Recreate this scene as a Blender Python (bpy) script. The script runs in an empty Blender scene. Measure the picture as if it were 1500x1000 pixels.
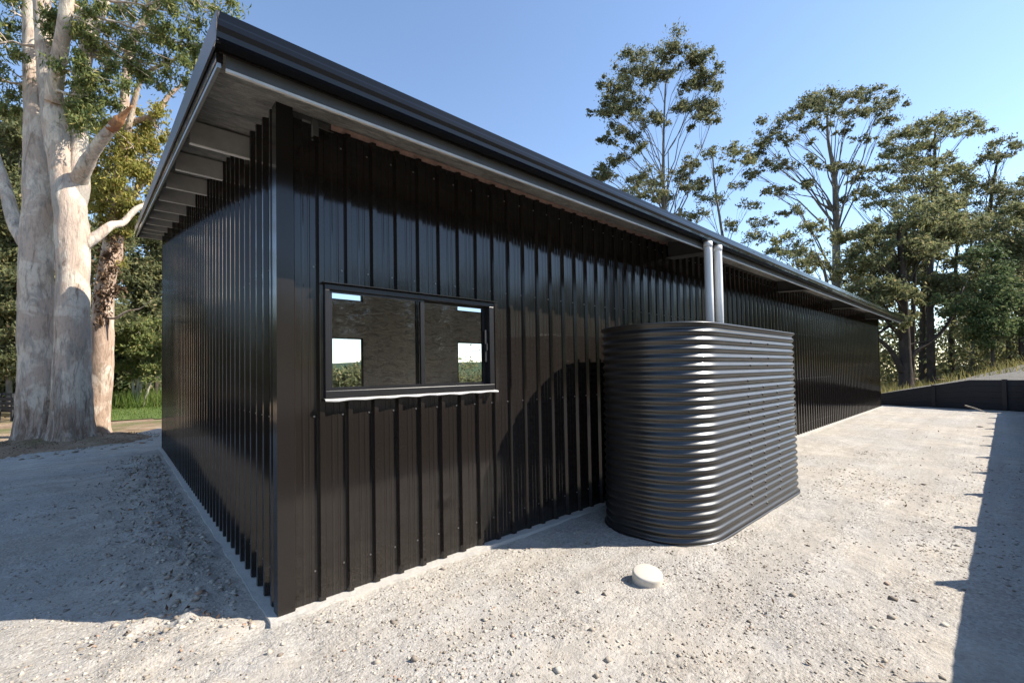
import bpy, math, random
import numpy as np
from mathutils import Vector, noise as mn

random.seed(7); rng = np.random.default_rng(11)
S = bpy.context.scene
COL = S.collection

# ------------------------------------------------------------------ camera
F_PX, YAW, PITCH, ROLL = 649.43, 0.8393, 0.0265, -0.0180
CAM = np.array([-0.7588, -3.0542, 1.4898]); CX, CY = 750.0, 526.85
_cy, _sy = math.cos(YAW), math.sin(YAW)
FW = np.array([_cy*math.cos(PITCH), _sy*math.cos(PITCH), math.sin(PITCH)])
_r = np.array([_sy, -_cy, 0.0]); _u = np.cross(_r, FW)
RT = math.cos(ROLL)*_r + math.sin(ROLL)*_u
UP = -math.sin(ROLL)*_r + math.cos(ROLL)*_u
cd = bpy.data.cameras.new('camera'); cam = bpy.data.objects.new('camera', cd); COL.objects.link(cam)
from mathutils import Matrix
M = Matrix.Identity(4)
for i in range(3):
    M[i][0] = RT[i]; M[i][1] = UP[i]; M[i][2] = -FW[i]; M[i][3] = CAM[i]
cam.matrix_world = M
cd.sensor_width = 36; cd.lens = 36*F_PX/1500; cd.shift_y = (CY-500)/1500
cd.clip_start = 0.05; cd.clip_end = 6000
S.camera = cam

def W(px, py, t):
    """a point the given distance ahead of the camera"""
    return CAM + t*(FW + RT*(px-CX)/F_PX - UP*(py-CY)/F_PX)

# ------------------------------------------------------------------ light
EL = math.radians(41.5); AZ = (0.727, -0.687)
w = bpy.data.worlds.new('World'); S.world = w; w.use_nodes = True
nt = w.node_tree; bg = nt.nodes['Background']
sky = nt.nodes.new('ShaderNodeTexSky'); sky.sky_type = 'NISHITA'; sky.sun_disc = False
sky.sun_elevation = EL; sky.sun_rotation = math.atan2(AZ[0], AZ[1])
sky.altitude = 0; sky.air_density = 0.92; sky.dust_density = 0.12; sky.ozone_density = 1.2
nt.links.new(sky.outputs[0], bg.inputs[0]); bg.inputs[1].default_value = 0.14
ld = bpy.data.lights.new('sun', 'SUN'); ld.energy = 4.5; ld.angle = math.radians(0.5); ld.color = (1, 0.93, 0.82)
lo = bpy.data.objects.new('sun', ld); COL.objects.link(lo)
sd = Vector((AZ[0]*math.cos(EL), AZ[1]*math.cos(EL), math.sin(EL)))
lo.rotation_euler = (-sd).to_track_quat('-Z', 'Y').to_euler(); lo.location = sd*60
S.view_settings.view_transform = 'Standard'; S.view_settings.look = 'None'
S.view_settings.gamma = 1; S.view_settings.exposure = 1.0
S.cycles.max_bounces = 8; S.cycles.transparent_max_bounces = 8
S.cycles.sample_clamp_indirect = 6

# ------------------------------------------------------------------ materials
class NT:
    def __init__(s, name):
        s.m = bpy.data.materials.new(name); s.m.use_nodes = True; s.t = s.m.node_tree
        s.b = s.t.nodes['Principled BSDF']; s.out = s.t.nodes['Material Output']
    def n(s, kind, **kw):
        x = s.t.nodes.new('ShaderNode'+kind)
        for k, v in kw.items():
            if hasattr(x, k): setattr(x, k, v)
            else: x.inputs[k.replace('_', ' ')].default_value = v
        return x
    def l(s, a, b): s.t.links.new(a, b)
    def coord(s, scale=(1, 1, 1)):
        tc = s.n('TexCoord'); mp = s.n('Mapping'); mp.inputs['Scale'].default_value = scale
        s.l(tc.outputs['Object'], mp.inputs['Vector']); return mp.outputs[0]
    def noise(s, vec, scale, detail=4, rough=.55, dist=0):
        x = s.n('TexNoise'); x.inputs['Scale'].default_value = scale; x.inputs['Detail'].default_value = detail
        x.inputs['Roughness'].default_value = rough; x.inputs['Distortion'].default_value = dist
        if vec is not None: s.l(vec, x.inputs['Vector'])
        return x.outputs['Fac']
    def voro(s, vec, scale, feature='F1', out='Distance', rnd=1):
        x = s.n('TexVoronoi'); x.feature = feature; x.inputs['Scale'].default_value = scale
        x.inputs['Randomness'].default_value = rnd
        s.l(vec, x.inputs['Vector']); return x.outputs[out]
    def ramp(s, fac, stops, interp='LINEAR'):
        x = s.n('ValToRGB'); e = x.color_ramp.elements; x.color_ramp.interpolation = interp
        while len(e) < len(stops): e.new(0.5)
        for q, (p, c) in zip(e, stops):
            q.position = p; q.color = (c[0], c[1], c[2], 1) if hasattr(c, '__len__') else (c, c, c, 1)
        s.l(fac, x.inputs[0]); return x.outputs[0]
    def mix(s, fac, a, b, blend='MIX'):
        x = s.n('Mix'); x.data_type = 'RGBA'; x.blend_type = blend
        for sock, v in ((x.inputs[0], fac), (x.inputs[6], a), (x.inputs[7], b)):
            if hasattr(v, 'links'): s.l(v, sock)
            elif hasattr(v, '__len__'): sock.default_value = (*v, 1)
            else: sock.default_value = v
        return x.outputs[2]
    def math(s, op, a, b=0):
        x = s.n('Math'); x.operation = op
        for sock, v in ((x.inputs[0], a), (x.inputs[1], b)):
            if hasattr(v, 'links'): s.l(v, sock)
            else: sock.default_value = v
        return x.outputs[0]
    def bump(s, h, strength=.5, dist=.01, prev=None):
        x = s.n('Bump'); x.inputs['Strength'].default_value = strength; x.inputs['Distance'].default_value = dist
        s.l(h, x.inputs['Height'])
        if prev is not None: s.l(prev, x.inputs['Normal'])
        return x.outputs[0]
    def set(s, col=None, rough=None, metal=None, normal=None, spec=None):
        for k, v in (('Base Color', col), ('Roughness', rough), ('Metallic', metal), ('Normal', normal), ('Specular IOR Level', spec)):
            if v is None: continue
            if hasattr(v, 'links'): s.l(v, s.b.inputs[k])
            elif hasattr(v, '__len__'): s.b.inputs[k].default_value = (*v, 1)
            else: s.b.inputs[k].default_value = v
        return s.m

def steel(name, col, rough, dust=.35, spec=.5, streak=.12, coat=0):
    t = NT(name); v = t.coord()
    n1 = t.noise(v, 3.1, 5, .6); sp = t.noise(v, 160, 2, .6)
    vs = t.coord((9, 9, .35)); st = t.noise(vs, 4, 4, .6)
    f = t.math('MULTIPLY', t.ramp(n1, [(.35, 0), (.75, 1)]), t.ramp(sp, [(.5, 0), (.72, 1)]))
    # settled dust is thickest near the ground: a real stain on the sheet
    sx = t.n('SeparateXYZ'); t.l(t.coord(), sx.inputs[0])
    mr = t.n('MapRange'); mr.inputs[1].default_value = 0; mr.inputs[2].default_value = .6; mr.inputs[3].default_value = 1; mr.inputs[4].default_value = .18
    t.l(sx.outputs[2], mr.inputs[0])
    f = t.math('MULTIPLY', t.math('MULTIPLY', f, mr.outputs[0]), dust)
    c = t.mix(f, col, (.16, .13, .105))
    c = t.mix(t.math('MULTIPLY', st, .35), c, tuple(x*1.5 for x in col))
    r = t.math('ADD', t.math('MULTIPLY', n1, .08), rough-.04)
    stk = t.noise(t.coord((38, 38, .12)), 1.0, 3, .6)
    oc = t.noise(t.coord((1.6, 1.6, .5)), 1.5, 2, .5)
    t.set(c, r, 0, t.bump(stk, streak, .006, t.bump(sp, .02, .0006, t.bump(oc, .25, .02))), spec)
    t.b.inputs['Coat Weight'].default_value = coat; t.b.inputs['Coat Roughness'].default_value = .07
    return t.m

def plain(name, col, rough=.5, metal=0, var=.25, scale=8, bump=.1, bd=.004):
    t = NT(name); v = t.coord(); n = t.noise(v, scale, 6, .6)
    c = t.mix(n, tuple(x*(1-var) for x in col), tuple(min(1, x*(1+var)) for x in col))
    return t.set(c, rough, metal, t.bump(n, bump, bd))

M_BLACK = steel('black_steel', (.0145, .0118, .010), .10, .5, .46, .10)
M_TANK = steel('tank_steel', (.0145, .013, .0115), .37, .35, .8, .03, .2)
M_GUT = steel('gutter_steel', (.005, .0055, .007), .07, .08, .28, .02)
M_TRIM = steel('trim_steel', (.0155, .013, .0115), .14, .3, .34, .03)
M_BARGE = steel('barge_steel', (.04, .04, .045), .3, .2, .35)
M_GALV = plain('galvanised_steel', (.36, .355, .34), .42, .75, .3, 14)
M_LIP = plain('bright_zinc_lip', (.74, .72, .67), .5, .1, .15, 9)
M_WEB = plain('dull_zinc', (.43, .415, .385), .5, .1, .4, 7)
M_GREY = plain('grey_primed_steel', (.075, .074, .07), .5, .1, .3, 12)
M_PURL = plain('zinc_purlin', (.56, .54, .50), .5, .15, .3, 10)
M_FRAME = plain('window_aluminium', (.022, .021, .022), .3, .3, .2, 20)
M_FLASH = plain('crumpled_flashing', (.42, .41, .40), .4, .3, .15, 30, .6, .01)
M_PVC = plain('white_pvc', (.84, .84, .83), .35, 0, .06, 5, .05)
M_CAP = plain('cream_pvc', (.60, .545, .46), .45, 0, .08, 9, .1)
M_SCREW = plain('screw_metal', (.20, .19, .18), .35, .6, .2, 30)
M_RIVET = plain('dark_rivet', (.02, .02, .02), .5, .2, .2, 30)
M_TIMBER = plain('black_sleeper', (.013, .014, .018), .6, 0, .4, 9, .5, .01)
M_POST = plain('dark_post', (.03, .03, .032), .5, .3, .3, 9)
M_RAIL = plain('weathered_rail', (.30, .25, .14), .8, 0, .3, 6, .4)
M_PINK = plain('pale_pink_strip', (.55, .36, .29), .9, 0, .5, 25, .8, .02)
M_SHED2 = plain('pale_cladding', (.45, .47, .49), .6, 0, .1, 3)

def insulation(name, a, b):
    t = NT(name); v = t.coord((1, 2.6, 2.6)); w2 = t.noise(t.coord((.8, 2.2, 2.2)), 3.2, 5, .7, 1.0)
    n = t.noise(v, 8, 8, .75, 1.2); n2 = t.noise(t.coord(), 1.3, 3)
    c = t.mix(t.ramp(n, [(.35, 0), (.65, 1)]), a, b)
    c = t.mix(t.math('MULTIPLY', n2, .5), c, tuple(x*.6 for x in a))
    c = t.mix(t.ramp(w2, [(.36, .55), (.52, 0)]), c, tuple(x*.3 for x in a))
    return t.set(c, .45, .1, t.bump(t.math('ADD', n, w2), 1, .09))
M_SOFFIT = insulation('foil_blanket', (.34, .33, .305), (.85, .825, .77))
M_LINER = insulation('foil_wall_lining', (.44, .415, .385), (.76, .725, .68))

def concrete():
    t = NT('concrete'); v = t.coord(); n = t.noise(v, 12, 8, .7); m = t.noise(v, 1.7, 3)
    c = t.mix(n, (.36, .34, .31), (.6, .57, .52)); c = t.mix(t.math('MULTIPLY', m, .5), c, (.5, .46, .4))
    return t.set(c, .85, 0, t.bump(n, .7, .02))
M_CONC = concrete()

def gravel():
    t = NT('crushed_gravel'); v = t.coord()
    big = t.noise(v, .55, 4, .6); mid = t.noise(v, 3.5, 6, .7, .4); fine = t.noise(v, 42, 6, .75); mic = t.noise(v, 130, 4, .7)
    vc = t.voro(v, 60, 'F1', 'Color'); vd = t.voro(v, 60); vd2 = t.voro(v, 23)
    trk = t.noise(t.coord((.10, 1.9, 1)), 1.5, 4, .55, .3)               # wheel and grader passes run along the shed
    loose = t.math('ADD', t.math('MULTIPLY', t.noise(v, 1.1, 5, .65, .5), .65), t.math('MULTIPLY', trk, .35))
    lm = t.ramp(loose, [(.42, .12), (.60, 1)])                            # 0 = compacted dust, 1 = loose stones
    base = t.ramp(mid, [(.28, (.34, .295, .24)), (.5, (.475, .43, .365)), (.72, (.57, .525, .46))])
    base = t.mix(t.ramp(big, [(.44, 0), (.58, .8)]), base, (.395, .385, .37))
    base = t.mix(t.ramp(trk, [(.38, .75), (.52, 0)]), base, (.36, .325, .28))
    base = t.mix(t.ramp(trk, [(.55, 0), (.68, .6)]), base, (.60, .565, .51))
    sep = t.n('SeparateColor'); t.l(vc, sep.inputs[0])
    st = t.ramp(sep.outputs[0], [(0, (.13, .11, .09)), (.1, (.31, .27, .22)), (.55, (.43, .38, .315)), (.93, (.56, .51, .44)), (1, (.62, .58, .52))])
    c = t.mix(t.math('ADD', t.math('MULTIPLY', lm, .45), .12), base, st)
    c = t.mix(t.math('MULTIPLY', t.ramp(fine, [(.28, .75), (.44, 0)]), lm), c, (.14, .11, .085))
    c = t.mix(t.ramp(mic, [(.3, .35), (.45, 0)]), c, (.22, .185, .15))
    h = t.math('ADD', t.math('MULTIPLY', fine, .55), t.math('MULTIPLY', t.math('SUBTRACT', 1, vd), .3))
    h = t.math('ADD', h, t.math('MULTIPLY', t.math('SUBTRACT', 1, vd2), .3))
    h = t.math('ADD', t.math('MULTIPLY', h, lm), t.math('ADD', t.math('MULTIPLY', mid, 1.3), t.math('MULTIPLY', mic, .16)))
    return t.set(c, .95, 0, t.bump(h, .8, .03), .2)
M_GRAVEL = gravel()

def soil():
    t = NT('dry_ground'); v = t.coord(); big = t.noise(v, .22, 5, .6); mid = t.noise(v, 1.6, 6, .7); fine = t.noise(v, 25, 5, .7)
    c = t.ramp(mid, [(.3, (.20, .125, .075)), (.5, (.37, .26, .17)), (.7, (.45, .35, .24))])
    g = t.mix(fine, (.07, .10, .025), (.20, .20, .07))
    c = t.mix(t.ramp(big, [(.48, 0), (.6, .85)]), c, g)
    c = t.mix(t.ramp(fine, [(.35, .5), (.5, 0)]), c, (.10, .07, .045))
    return t.set(c, .95, 0, t.bump(t.math('ADD', mid, fine), .9, .06), .2)
M_SOIL = soil()
def grassy(name, a, b, c3):
    t = NT(name); v = t.coord(); n = t.noise(v, 1.1, 5, .65); f = t.noise(v, 38, 4, .7)
    c = t.mix(n, a, b); c = t.mix(t.ramp(f, [(.45, 0), (.7, 1)]), c, c3)
    return t.set(c, .9, 0, t.bump(f, .9, .05), .2)
M_LAWN = grassy('lawn_grass', (.075, .13, .025), (.12, .17, .04), (.16, .19, .06))
M_BANK = grassy('grey_bank_gravel', (.20, .19, .17), (.30, .275, .235), (.14, .125, .10))
M_HILL = grassy('wooded_hill', (.035, .055, .03), (.055, .08, .04), (.03, .045, .025))

def stones():
    t = NT('loose_stone'); g = t.n('NewGeometry')
    c = t.ramp(g.outputs['Random Per Island'], [(0, (.20, .165, .13)), (.3, (.36, .31, .25)), (.65, (.47, .415, .34)), (.93, (.55, .50, .42)), (1, (.34, .2, .13))])
    n = t.noise(t.coord(), 60, 3)
    return t.set(c, .9, 0, t.bump(n, .4, .004), .2)
M_STONE = stones()
def leafmat(name, stops, trans=.4, rough=.6):
    t = NT(name); g = t.n('NewGeometry')
    c = t.ramp(g.outputs['Random Per Island'], stops)
    n = t.noise(t.coord(), .5, 2)
    c = t.mix(t.math('MULTIPLY', n, .5), c, tuple(x*.75 for x in stops[0][1]))
    t.set(c, rough, 0, None, .12)
    tr = t.n('BsdfTranslucent'); t.l(c, tr.inputs[0])
    mx = t.n('MixShader'); mx.inputs[0].default_value = trans
    t.l(t.b.outputs[0], mx.inputs[1]); t.l(tr.outputs[0], mx.inputs[2]); t.l(mx.outputs[0], t.out.inputs[0])
    return t.m
L_GUM = leafmat('gum_leaf', [(0, (0.112, 0.131, 0.075)), (.5, (0.181, 0.194, 0.100)), (.82, (0.263, 0.263, 0.125)), (1, (0.413, 0.325, 0.150))], .48)
L_BIG = leafmat('broad_gum_leaf', [(0, (0.143, 0.177, 0.075)), (.5, (0.251, 0.301, 0.101)), (.85, (0.419, 0.436, 0.151)), (1, (0.603, 0.486, 0.200))], .48)
L_YEL = leafmat('yellow_green_leaf', [(0, (0.223, 0.223, 0.063)), (.5, (0.396, 0.384, 0.099)), (.85, (0.594, 0.520, 0.149)), (1, (0.743, 0.470, 0.174))], .48)
L_DARK = leafmat('dark_leaf', [(0, (0.081, 0.122, 0.057)), (.6, (0.146, 0.195, 0.081)), (1, (0.260, 0.276, 0.114))], .45)
L_OLIVE = leafmat('olive_leaf', [(0, (0.138, 0.156, 0.083)), (.5, (0.237, 0.250, 0.115)), (.88, (0.362, 0.350, 0.150)), (1, (0.475, 0.362, 0.200))], .48)
L_DEAD = leafmat('dead_leaf', [(0, (.09, .05, .03)), (.6, (.19, .12, .07)), (1, (.33, .23, .15))], .1, .8)
L_GRASS = leafmat('dry_grass_blade', [(0, (0.216, 0.189, 0.054)), (.5, (0.405, 0.338, 0.115)), (1, (0.567, 0.486, 0.216))], .3, .8)
L_GREEN = leafmat('green_grass_blade', [(0, (.07, .12, .02)), (.6, (.13, .19, .04)), (1, (.24, .26, .08))], .3, .8)

def bark(name, cream, pink, grey, stain, amt=.5, scars=()):
    t = NT(name); v = t.coord(); vs = t.coord((1, 1, .3))
    a = t.noise(v, 1.6, 5, .6, .6); b = t.noise(vs, 4.2, 6, .65, .8); f = t.noise(vs, 22, 5, .7)
    c = t.mix(t.ramp(a, [(.44, 0), (.52, 1)]), cream, pink)
    c = t.mix(t.ramp(b, [(.50, 0), (.57, .85)]), c, grey)
    e = t.noise(t.coord((1, 1, .3)), 7.5, 6, .7, .3); c = t.mix(t.ramp(e, [(.56, 0), (.66, .65)]), c, tuple(x*.55 for x in pink))
    st = t.noise(t.coord((1.6, 1.6, .28)), 3.0, 6, .7, 1)
    c = t.mix(t.ramp(st, [(.56, 0), (.7, amt)]), c, stain)
    c = t.mix(t.ramp(f, [(.3, .45), (.48, 0)]), c, tuple(x*.35 for x in grey))
    h = t.math('ADD', t.math('MULTIPLY', b, 1), t.math('MULTIPLY', f, .4))
    if scars:
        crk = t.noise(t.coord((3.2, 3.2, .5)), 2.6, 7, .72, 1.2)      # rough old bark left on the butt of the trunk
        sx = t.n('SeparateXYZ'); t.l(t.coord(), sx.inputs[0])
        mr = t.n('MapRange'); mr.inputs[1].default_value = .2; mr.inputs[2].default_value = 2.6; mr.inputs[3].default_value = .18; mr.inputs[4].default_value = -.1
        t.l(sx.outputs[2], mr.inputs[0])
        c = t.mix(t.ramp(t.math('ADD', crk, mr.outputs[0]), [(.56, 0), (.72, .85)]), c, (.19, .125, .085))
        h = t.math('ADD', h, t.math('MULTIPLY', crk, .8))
    for (x, y, z), rh, rz_, colr in scars:
        mp = t.n('Mapping'); mp.vector_type = 'TEXTURE'; mp.inputs['Location'].default_value = (x, y, z); mp.inputs['Scale'].default_value = (rh, rh, rz_)
        tc = t.n('TexCoord'); t.l(tc.outputs['Object'], mp.inputs['Vector'])
        ln = t.n('VectorMath'); ln.operation = 'LENGTH'; t.l(mp.outputs[0], ln.inputs[0])
        q = t.math('ADD', ln.outputs['Value'], t.math('MULTIPLY', t.math('SUBTRACT', t.noise(t.coord((1, 1, .4)), 11, 5, .7), .5), 1.1))
        m_ = t.ramp(q, [(.82, 1), (.98, 0)]); c = t.mix(m_, c, colr); h = t.math('SUBTRACT', h, t.math('MULTIPLY', m_, 1.3))
    return t.set(c, .8, 0, t.bump(h, .8, .05), .2)
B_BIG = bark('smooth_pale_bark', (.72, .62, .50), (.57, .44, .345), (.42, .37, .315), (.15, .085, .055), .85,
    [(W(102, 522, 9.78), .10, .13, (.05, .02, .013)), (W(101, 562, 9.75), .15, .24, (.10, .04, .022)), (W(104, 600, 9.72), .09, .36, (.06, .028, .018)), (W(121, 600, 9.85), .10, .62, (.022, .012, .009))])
B_VINE = bark('flaking_pale_bark', (.68, .57, .46), (.50, .36, .27), (.36, .26, .19), (.14, .075, .045), 1)
B_ORANGE = bark('orange_inner_bark', (.42, .2, .09), (.33, .14, .07), (.25, .14, .09), (.1, .04, .025), .6)
B_HEART = plain('dark_heartwood', (.055, .018, .010), .9, 0, .6, 9, .8, .02)
B_GREY = bark('grey_gum_bark', (.24, .215, .18), (.18, .16, .13), (.13, .12, .105), (.07, .055, .045), .6)
B_DARK = bark('rough_dark_bark', (.085, .065, .05), (.06, .045, .036), (.05, .042, .037), (.03, .022, .018), .8)
B_WHITE = bark('white_sapling_bark', (.6, .54, .44), (.52, .45, .36), (.4, .36, .3), (.25, .18, .12), .3)

def glass():
    t = NT('window_glass')
    tr = t.n('BsdfTransparent'); tr.inputs[0].default_value = (.93, .94, .94, 1)
    gl = t.n('BsdfGlossy'); gl.inputs['Roughness'].default_value = .02
    fr = t.n('Fresnel'); fr.inputs[0].default_value = 1.22
    mx = t.n('MixShader'); t.l(fr.outputs[0], mx.inputs[0]); t.l(tr.outputs[0], mx.inputs[1]); t.l(gl.outputs[0], mx.inputs[2])
    t.l(mx.outputs[0], t.out.inputs[0]); return t.m
M_GLASS = glass()

# ------------------------------------------------------------------ object helpers
def tag(o, label=None, cat=None, group=None, kind=None):
    if label: o['label'] = label
    if cat: o['category'] = cat
    if group: o['group'] = group
    if kind: o['kind'] = kind
    return o
def thing(name, label, cat, loc, group=None):
    o = bpy.data.objects.new(name, None); COL.objects.link(o); o.location = loc; o.empty_display_size = .2
    return tag(o, label, cat, group)
def raw_mesh(name, V, Fc, mat, smooth=False):
    me = bpy.data.meshes.new(name)
    if isinstance(Fc, np.ndarray):
        V = np.asarray(V, np.float32); n, k = Fc.shape
        me.vertices.add(len(V)); me.vertices.foreach_set('co', V.ravel())
        me.loops.add(n*k); me.loops.foreach_set('vertex_index', Fc.ravel().astype(np.int32))
        me.polygons.add(n); me.polygons.foreach_set('loop_start', np.arange(n, dtype=np.int32)*k)
        me.polygons.foreach_set('loop_total', np.full(n, k, np.int32)); me.update(calc_edges=True); me.validate()
    else:
        me.from_pydata([tuple(v) for v in V], [], [tuple(f) for f in Fc]); me.update()
    me.materials.append(mat)
    if smooth: me.polygons.foreach_set('use_smooth', [True]*len(me.polygons))
    return me
def place(name, me, parent=None):
    o = bpy.data.objects.new(name, me); COL.objects.link(o)
    if parent is not None:
        o.parent = parent
        if parent.type == 'EMPTY': o.location = -parent.location      # meshes are in world metres
    return o
class MB:
    def __init__(s): s.v = []; s.f = []
    def add(s, V, Fc):
        k = len(s.v); s.v += [tuple(map(float, p)) for p in V]; s.f += [tuple(i+k for i in f) for f in Fc]; return s
    def box(s, a, b, bev=0):
        x0, y0, z0 = a; x1, y1, z1 = b
        V = [(x0, y0, z0), (x1, y0, z0), (x1, y1, z0), (x0, y1, z0), (x0, y0, z1), (x1, y0, z1), (x1, y1, z1), (x0, y1, z1)]
        return s.add(V, [(0, 3, 2, 1), (4, 5, 6, 7), (0, 1, 5, 4), (1, 2, 6, 5), (2, 3, 7, 6), (3, 0, 4, 7)])
    def prism(s, loop, f0, f1):
        """closed 2-D loop carried by f0 to one end and f1 to the other"""
        n = len(loop); V = [f0(*p) for p in loop]+[f1(*p) for p in loop]
        return s.add(V, [(i, (i+1) % n, n+(i+1) % n, n+i) for i in range(n)]+[tuple(range(n))[::-1], tuple(range(n, 2*n))])
    def tube(s, P, R, seg=10, rough=0, fs=2.0, cap=True):
        P = [Vector(p) for p in P]; n = len(P); k0 = len(s.v); ref = Vector((.31, .77, .1))
        for i in range(n):
            d = (P[min(i+1, n-1)]-P[max(i-1, 0)]).normalized()
            a = (ref-d*ref.dot(d)).normalized(); b = d.cross(a); ref = a
            for j in range(seg):
                t = 2*math.pi*j/seg; q = a*math.cos(t)+b*math.sin(t); r = R[i]
                if rough:
                    p = P[i]+q*r; r *= 1+rough*(mn.noise(p*fs)+.5*mn.noise(p*fs*2.7))
                s.v.append(tuple(P[i]+q*r))
        for i in range(n-1):
            for j in range(seg):
                a = k0+i*seg+j; b = k0+i*seg+(j+1) % seg
                s.f.append((a, b, b+seg, a+seg))
        if cap:
            s.f.append(tuple(k0+j for j in range(seg))[::-1]); s.f.append(tuple(k0+(n-1)*seg+j for j in range(seg)))
        return s
    def build(s, name, mat, parent=None, smooth=False, bevel=0):
        o = place(name, raw_mesh(name, s.v, s.f, mat, smooth), parent)
        if bevel:
            m = o.modifiers.new('bevel', 'BEVEL'); m.width = bevel; m.segments = 2; m.limit_method = 'ANGLE'
        return o
def dup(o, parent, loc):
    c = o.copy(); COL.objects.link(c); c.parent = parent; c.location = loc; return c
def smooth_path(P, n):
    P = np.array(P, float); m = len(P); out = []
    for u in np.linspace(0, m-1, n):
        i = min(int(u), m-2); t = u-i
        p0, p1, p2, p3 = P[max(i-1, 0)], P[i], P[i+1], P[min(i+2, m-1)]
        out.append(.5*((2*p1)+(-p0+p2)*t+(2*p0-5*p1+4*p2-p3)*t*t+(-p0+3*p1-3*p2+p3)*t**3))
    return np.array(out)

# ------------------------------------------------------------------ ground
FARW = [(24.0, 6.0, 0.0), (21.55, 2.2, 0.02), (20.94, .08, .43), (20.28, -2.22, .945), (19.93, -3.50, .955)]
SIDE_Y = -3.57
def terrain(x, y):
    return .5*mn.noise(Vector((x*.03, y*.03, 0)))*min(1, max(0, (math.hypot(x-5, y-4)-26)/30))

def axis(*segs):
    out = []
    for a, b, n in segs: out += list(np.linspace(a, b, n, endpoint=False))
    return np.array(out+[segs[-1][1]])
def grid(name, X, Y, zf, mat, keep=None, smooth=True):
    nx, ny = len(X), len(Y); V = [(x, y, zf(x, y)) for y in Y for x in X]; Fc = []
    for j in range(ny-1):
        for i in range(nx-1):
            if keep is None or keep((X[i]+X[i+1])/2, (Y[j]+Y[j+1])/2):
                a = j*nx+i; Fc.append((a, a+1, a+1+nx, a+nx))
    return place(name, raw_mesh(name, V, Fc, mat, smooth))
g = grid('ground', axis((-2500, -200, 6), (-200, -40, 10), (-40, 60, 60), (60, 300, 10), (300, 2500, 6)),
         axis((-2500, -200, 6), (-200, -40, 10), (-40, 60, 60), (60, 300, 10), (300, 2500, 6)),
         lambda x, y: -.09+terrain(x, y)-(max(0, (math.hypot(x-5, y-4)-30))*.03 if y > 12 and x > -6 else 0)*min(1, max(0, (y-12)/10)), M_SOIL)
tag(g, 'dry brown earth with patches of grass', 'ground', kind='structure')

PADL = [(-16, 1.5), (-6, 6.2), (-3.0, 8.9), (-2.3, 10.6), (-1.1, 12.35), (.3, 14.5), (5, 16), (21, 17)]
def pad_top(x):
    for (xa, ya), (xb, yb) in zip(PADL, PADL[1:]):
        if xa <= x <= xb: return ya+(yb-ya)*(x-xa)/(xb-xa)
    return 17 if x > 21 else 1.5
def pad_z(x, y):
    v = Vector((x, y, 0)); z = -.022+.016*mn.noise(v*.9)+.010*mn.noise(v*3.1)+(.022*mn.noise(v*2.1+Vector((7, 3, 1)))*min(1, max(0, -x-.1)) if y > -.4 else 0)
    if -4 < x < 8 and -4 < y < 9: z += .007*mn.noise(v*8.3)+.004*mn.noise(v*19)
    # spoil thrown up along the gable wall
    d = -.12-x
    if -.2 < d < 1.0 and -.5 < y < 8.5:
        z += max(0, 1-abs(d-.3)/.5)*(.035+.05*mn.noise(v*4.7)+.03*mn.noise(v*11))
    e = pad_top(x)+.35*mn.noise(v*1.3)-y
    if e < .5: z -= max(0, min(.08, (.5-e)*.12))
    return z
pad = grid('gravel_pad', axis((-16, -3, 60), (-3, 6.5, 230), (6.5, 21.6, 110)), axis((-14, -3.7, 60), (-3.7, 4, 190), (4, 17.2, 90)),
           pad_z, M_GRAVEL, lambda x, y: y < pad_top(x)+.35*mn.noise(Vector((x, y, 0))*1.3) and (y > SIDE_Y-.1 or x < -7))
tag(pad, 'pale crushed gravel hardstand around the shed', 'gravel pad', kind='structure')

lawn = grid('lawn', axis((-14, 10, 40)), axis((18.6, 34, 30)), lambda x, y: -.05+.03*mn.noise(Vector((x*.5, y*.5, 3))), M_LAWN,
            lambda x, y: y > 18.9+.6*mn.noise(Vector((x*.4, 0, 9))) and x > -2.6+.5*mn.noise(Vector((y*.5, 2, 0))))
tag(lawn, 'strip of mown green lawn beyond the pad', 'lawn', kind='structure')

# gravel and grass bank held back by the sleeper walls
SP = FARW[:-1]+[(19.93, SIDE_Y, .96)]+[(x, SIDE_Y, .96) for x in (17, 14, 11, 8, 5, 2, -1, -4)]+[(-7, SIDE_Y, .5), (-9, SIDE_Y, 0)]
def bank_geo():
    pts = [np.array(p) for p in SP]; nrm = []
    for i in range(len(pts)):
        a = pts[max(i-1, 0)][:2]; b = pts[i][:2]; c = pts[min(i+1, len(pts)-1)][:2]; ns = []
        for p, q in ((a, b), (b, c)):
            d = q-p
            if np.hypot(*d) > 1e-6: d = d/np.hypot(*d); ns.append(np.array([-d[1], d[0]]))
        m = sum(ns); m = m/np.hypot(*m); nrm.append(m/max(.6, m@ns[0]))
    D = [.10, .6, 1.2, 2, 3, 4.5, 6.5, 9, 13, 18, 26, 40, 70, 130, 300]
    V = []
    for p, m in zip(pts, nrm):
        for d in D:
            x, y = p[0]+m[0]*d, p[1]+m[1]*d; h = p[2]
            rise = (.42 if y > -3.6 else .9)*(1-math.exp(-d/5.0))*min(1, h/.5)
            z = h-.03+rise+.06*mn.noise(Vector((x*.7, y*.7, 0)))*(d > .2)+.2*mn.noise(Vector((x*.1, y*.1, 0)))*min(1, d/20)
            if d > 100: z -= 3
            V.append((x, y, z))
    n = len(D); Fc = [(i*n+j, (i+1)*n+j, (i+1)*n+j+1, i*n+j+1) for i in range(len(pts)-1) for j in range(n-1)]
    return V, Fc
BV, BF = bank_geo()
bk = place('bank', raw_mesh('bank', BV, BF, M_BANK, True)); tag(bk, 'grey gravel bank rising behind the sleeper wall', 'bank', kind='structure')
from mathutils.bvhtree import BVHTree
BT = BVHTree.FromPolygons([Vector(v) for v in BV], BF)
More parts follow.
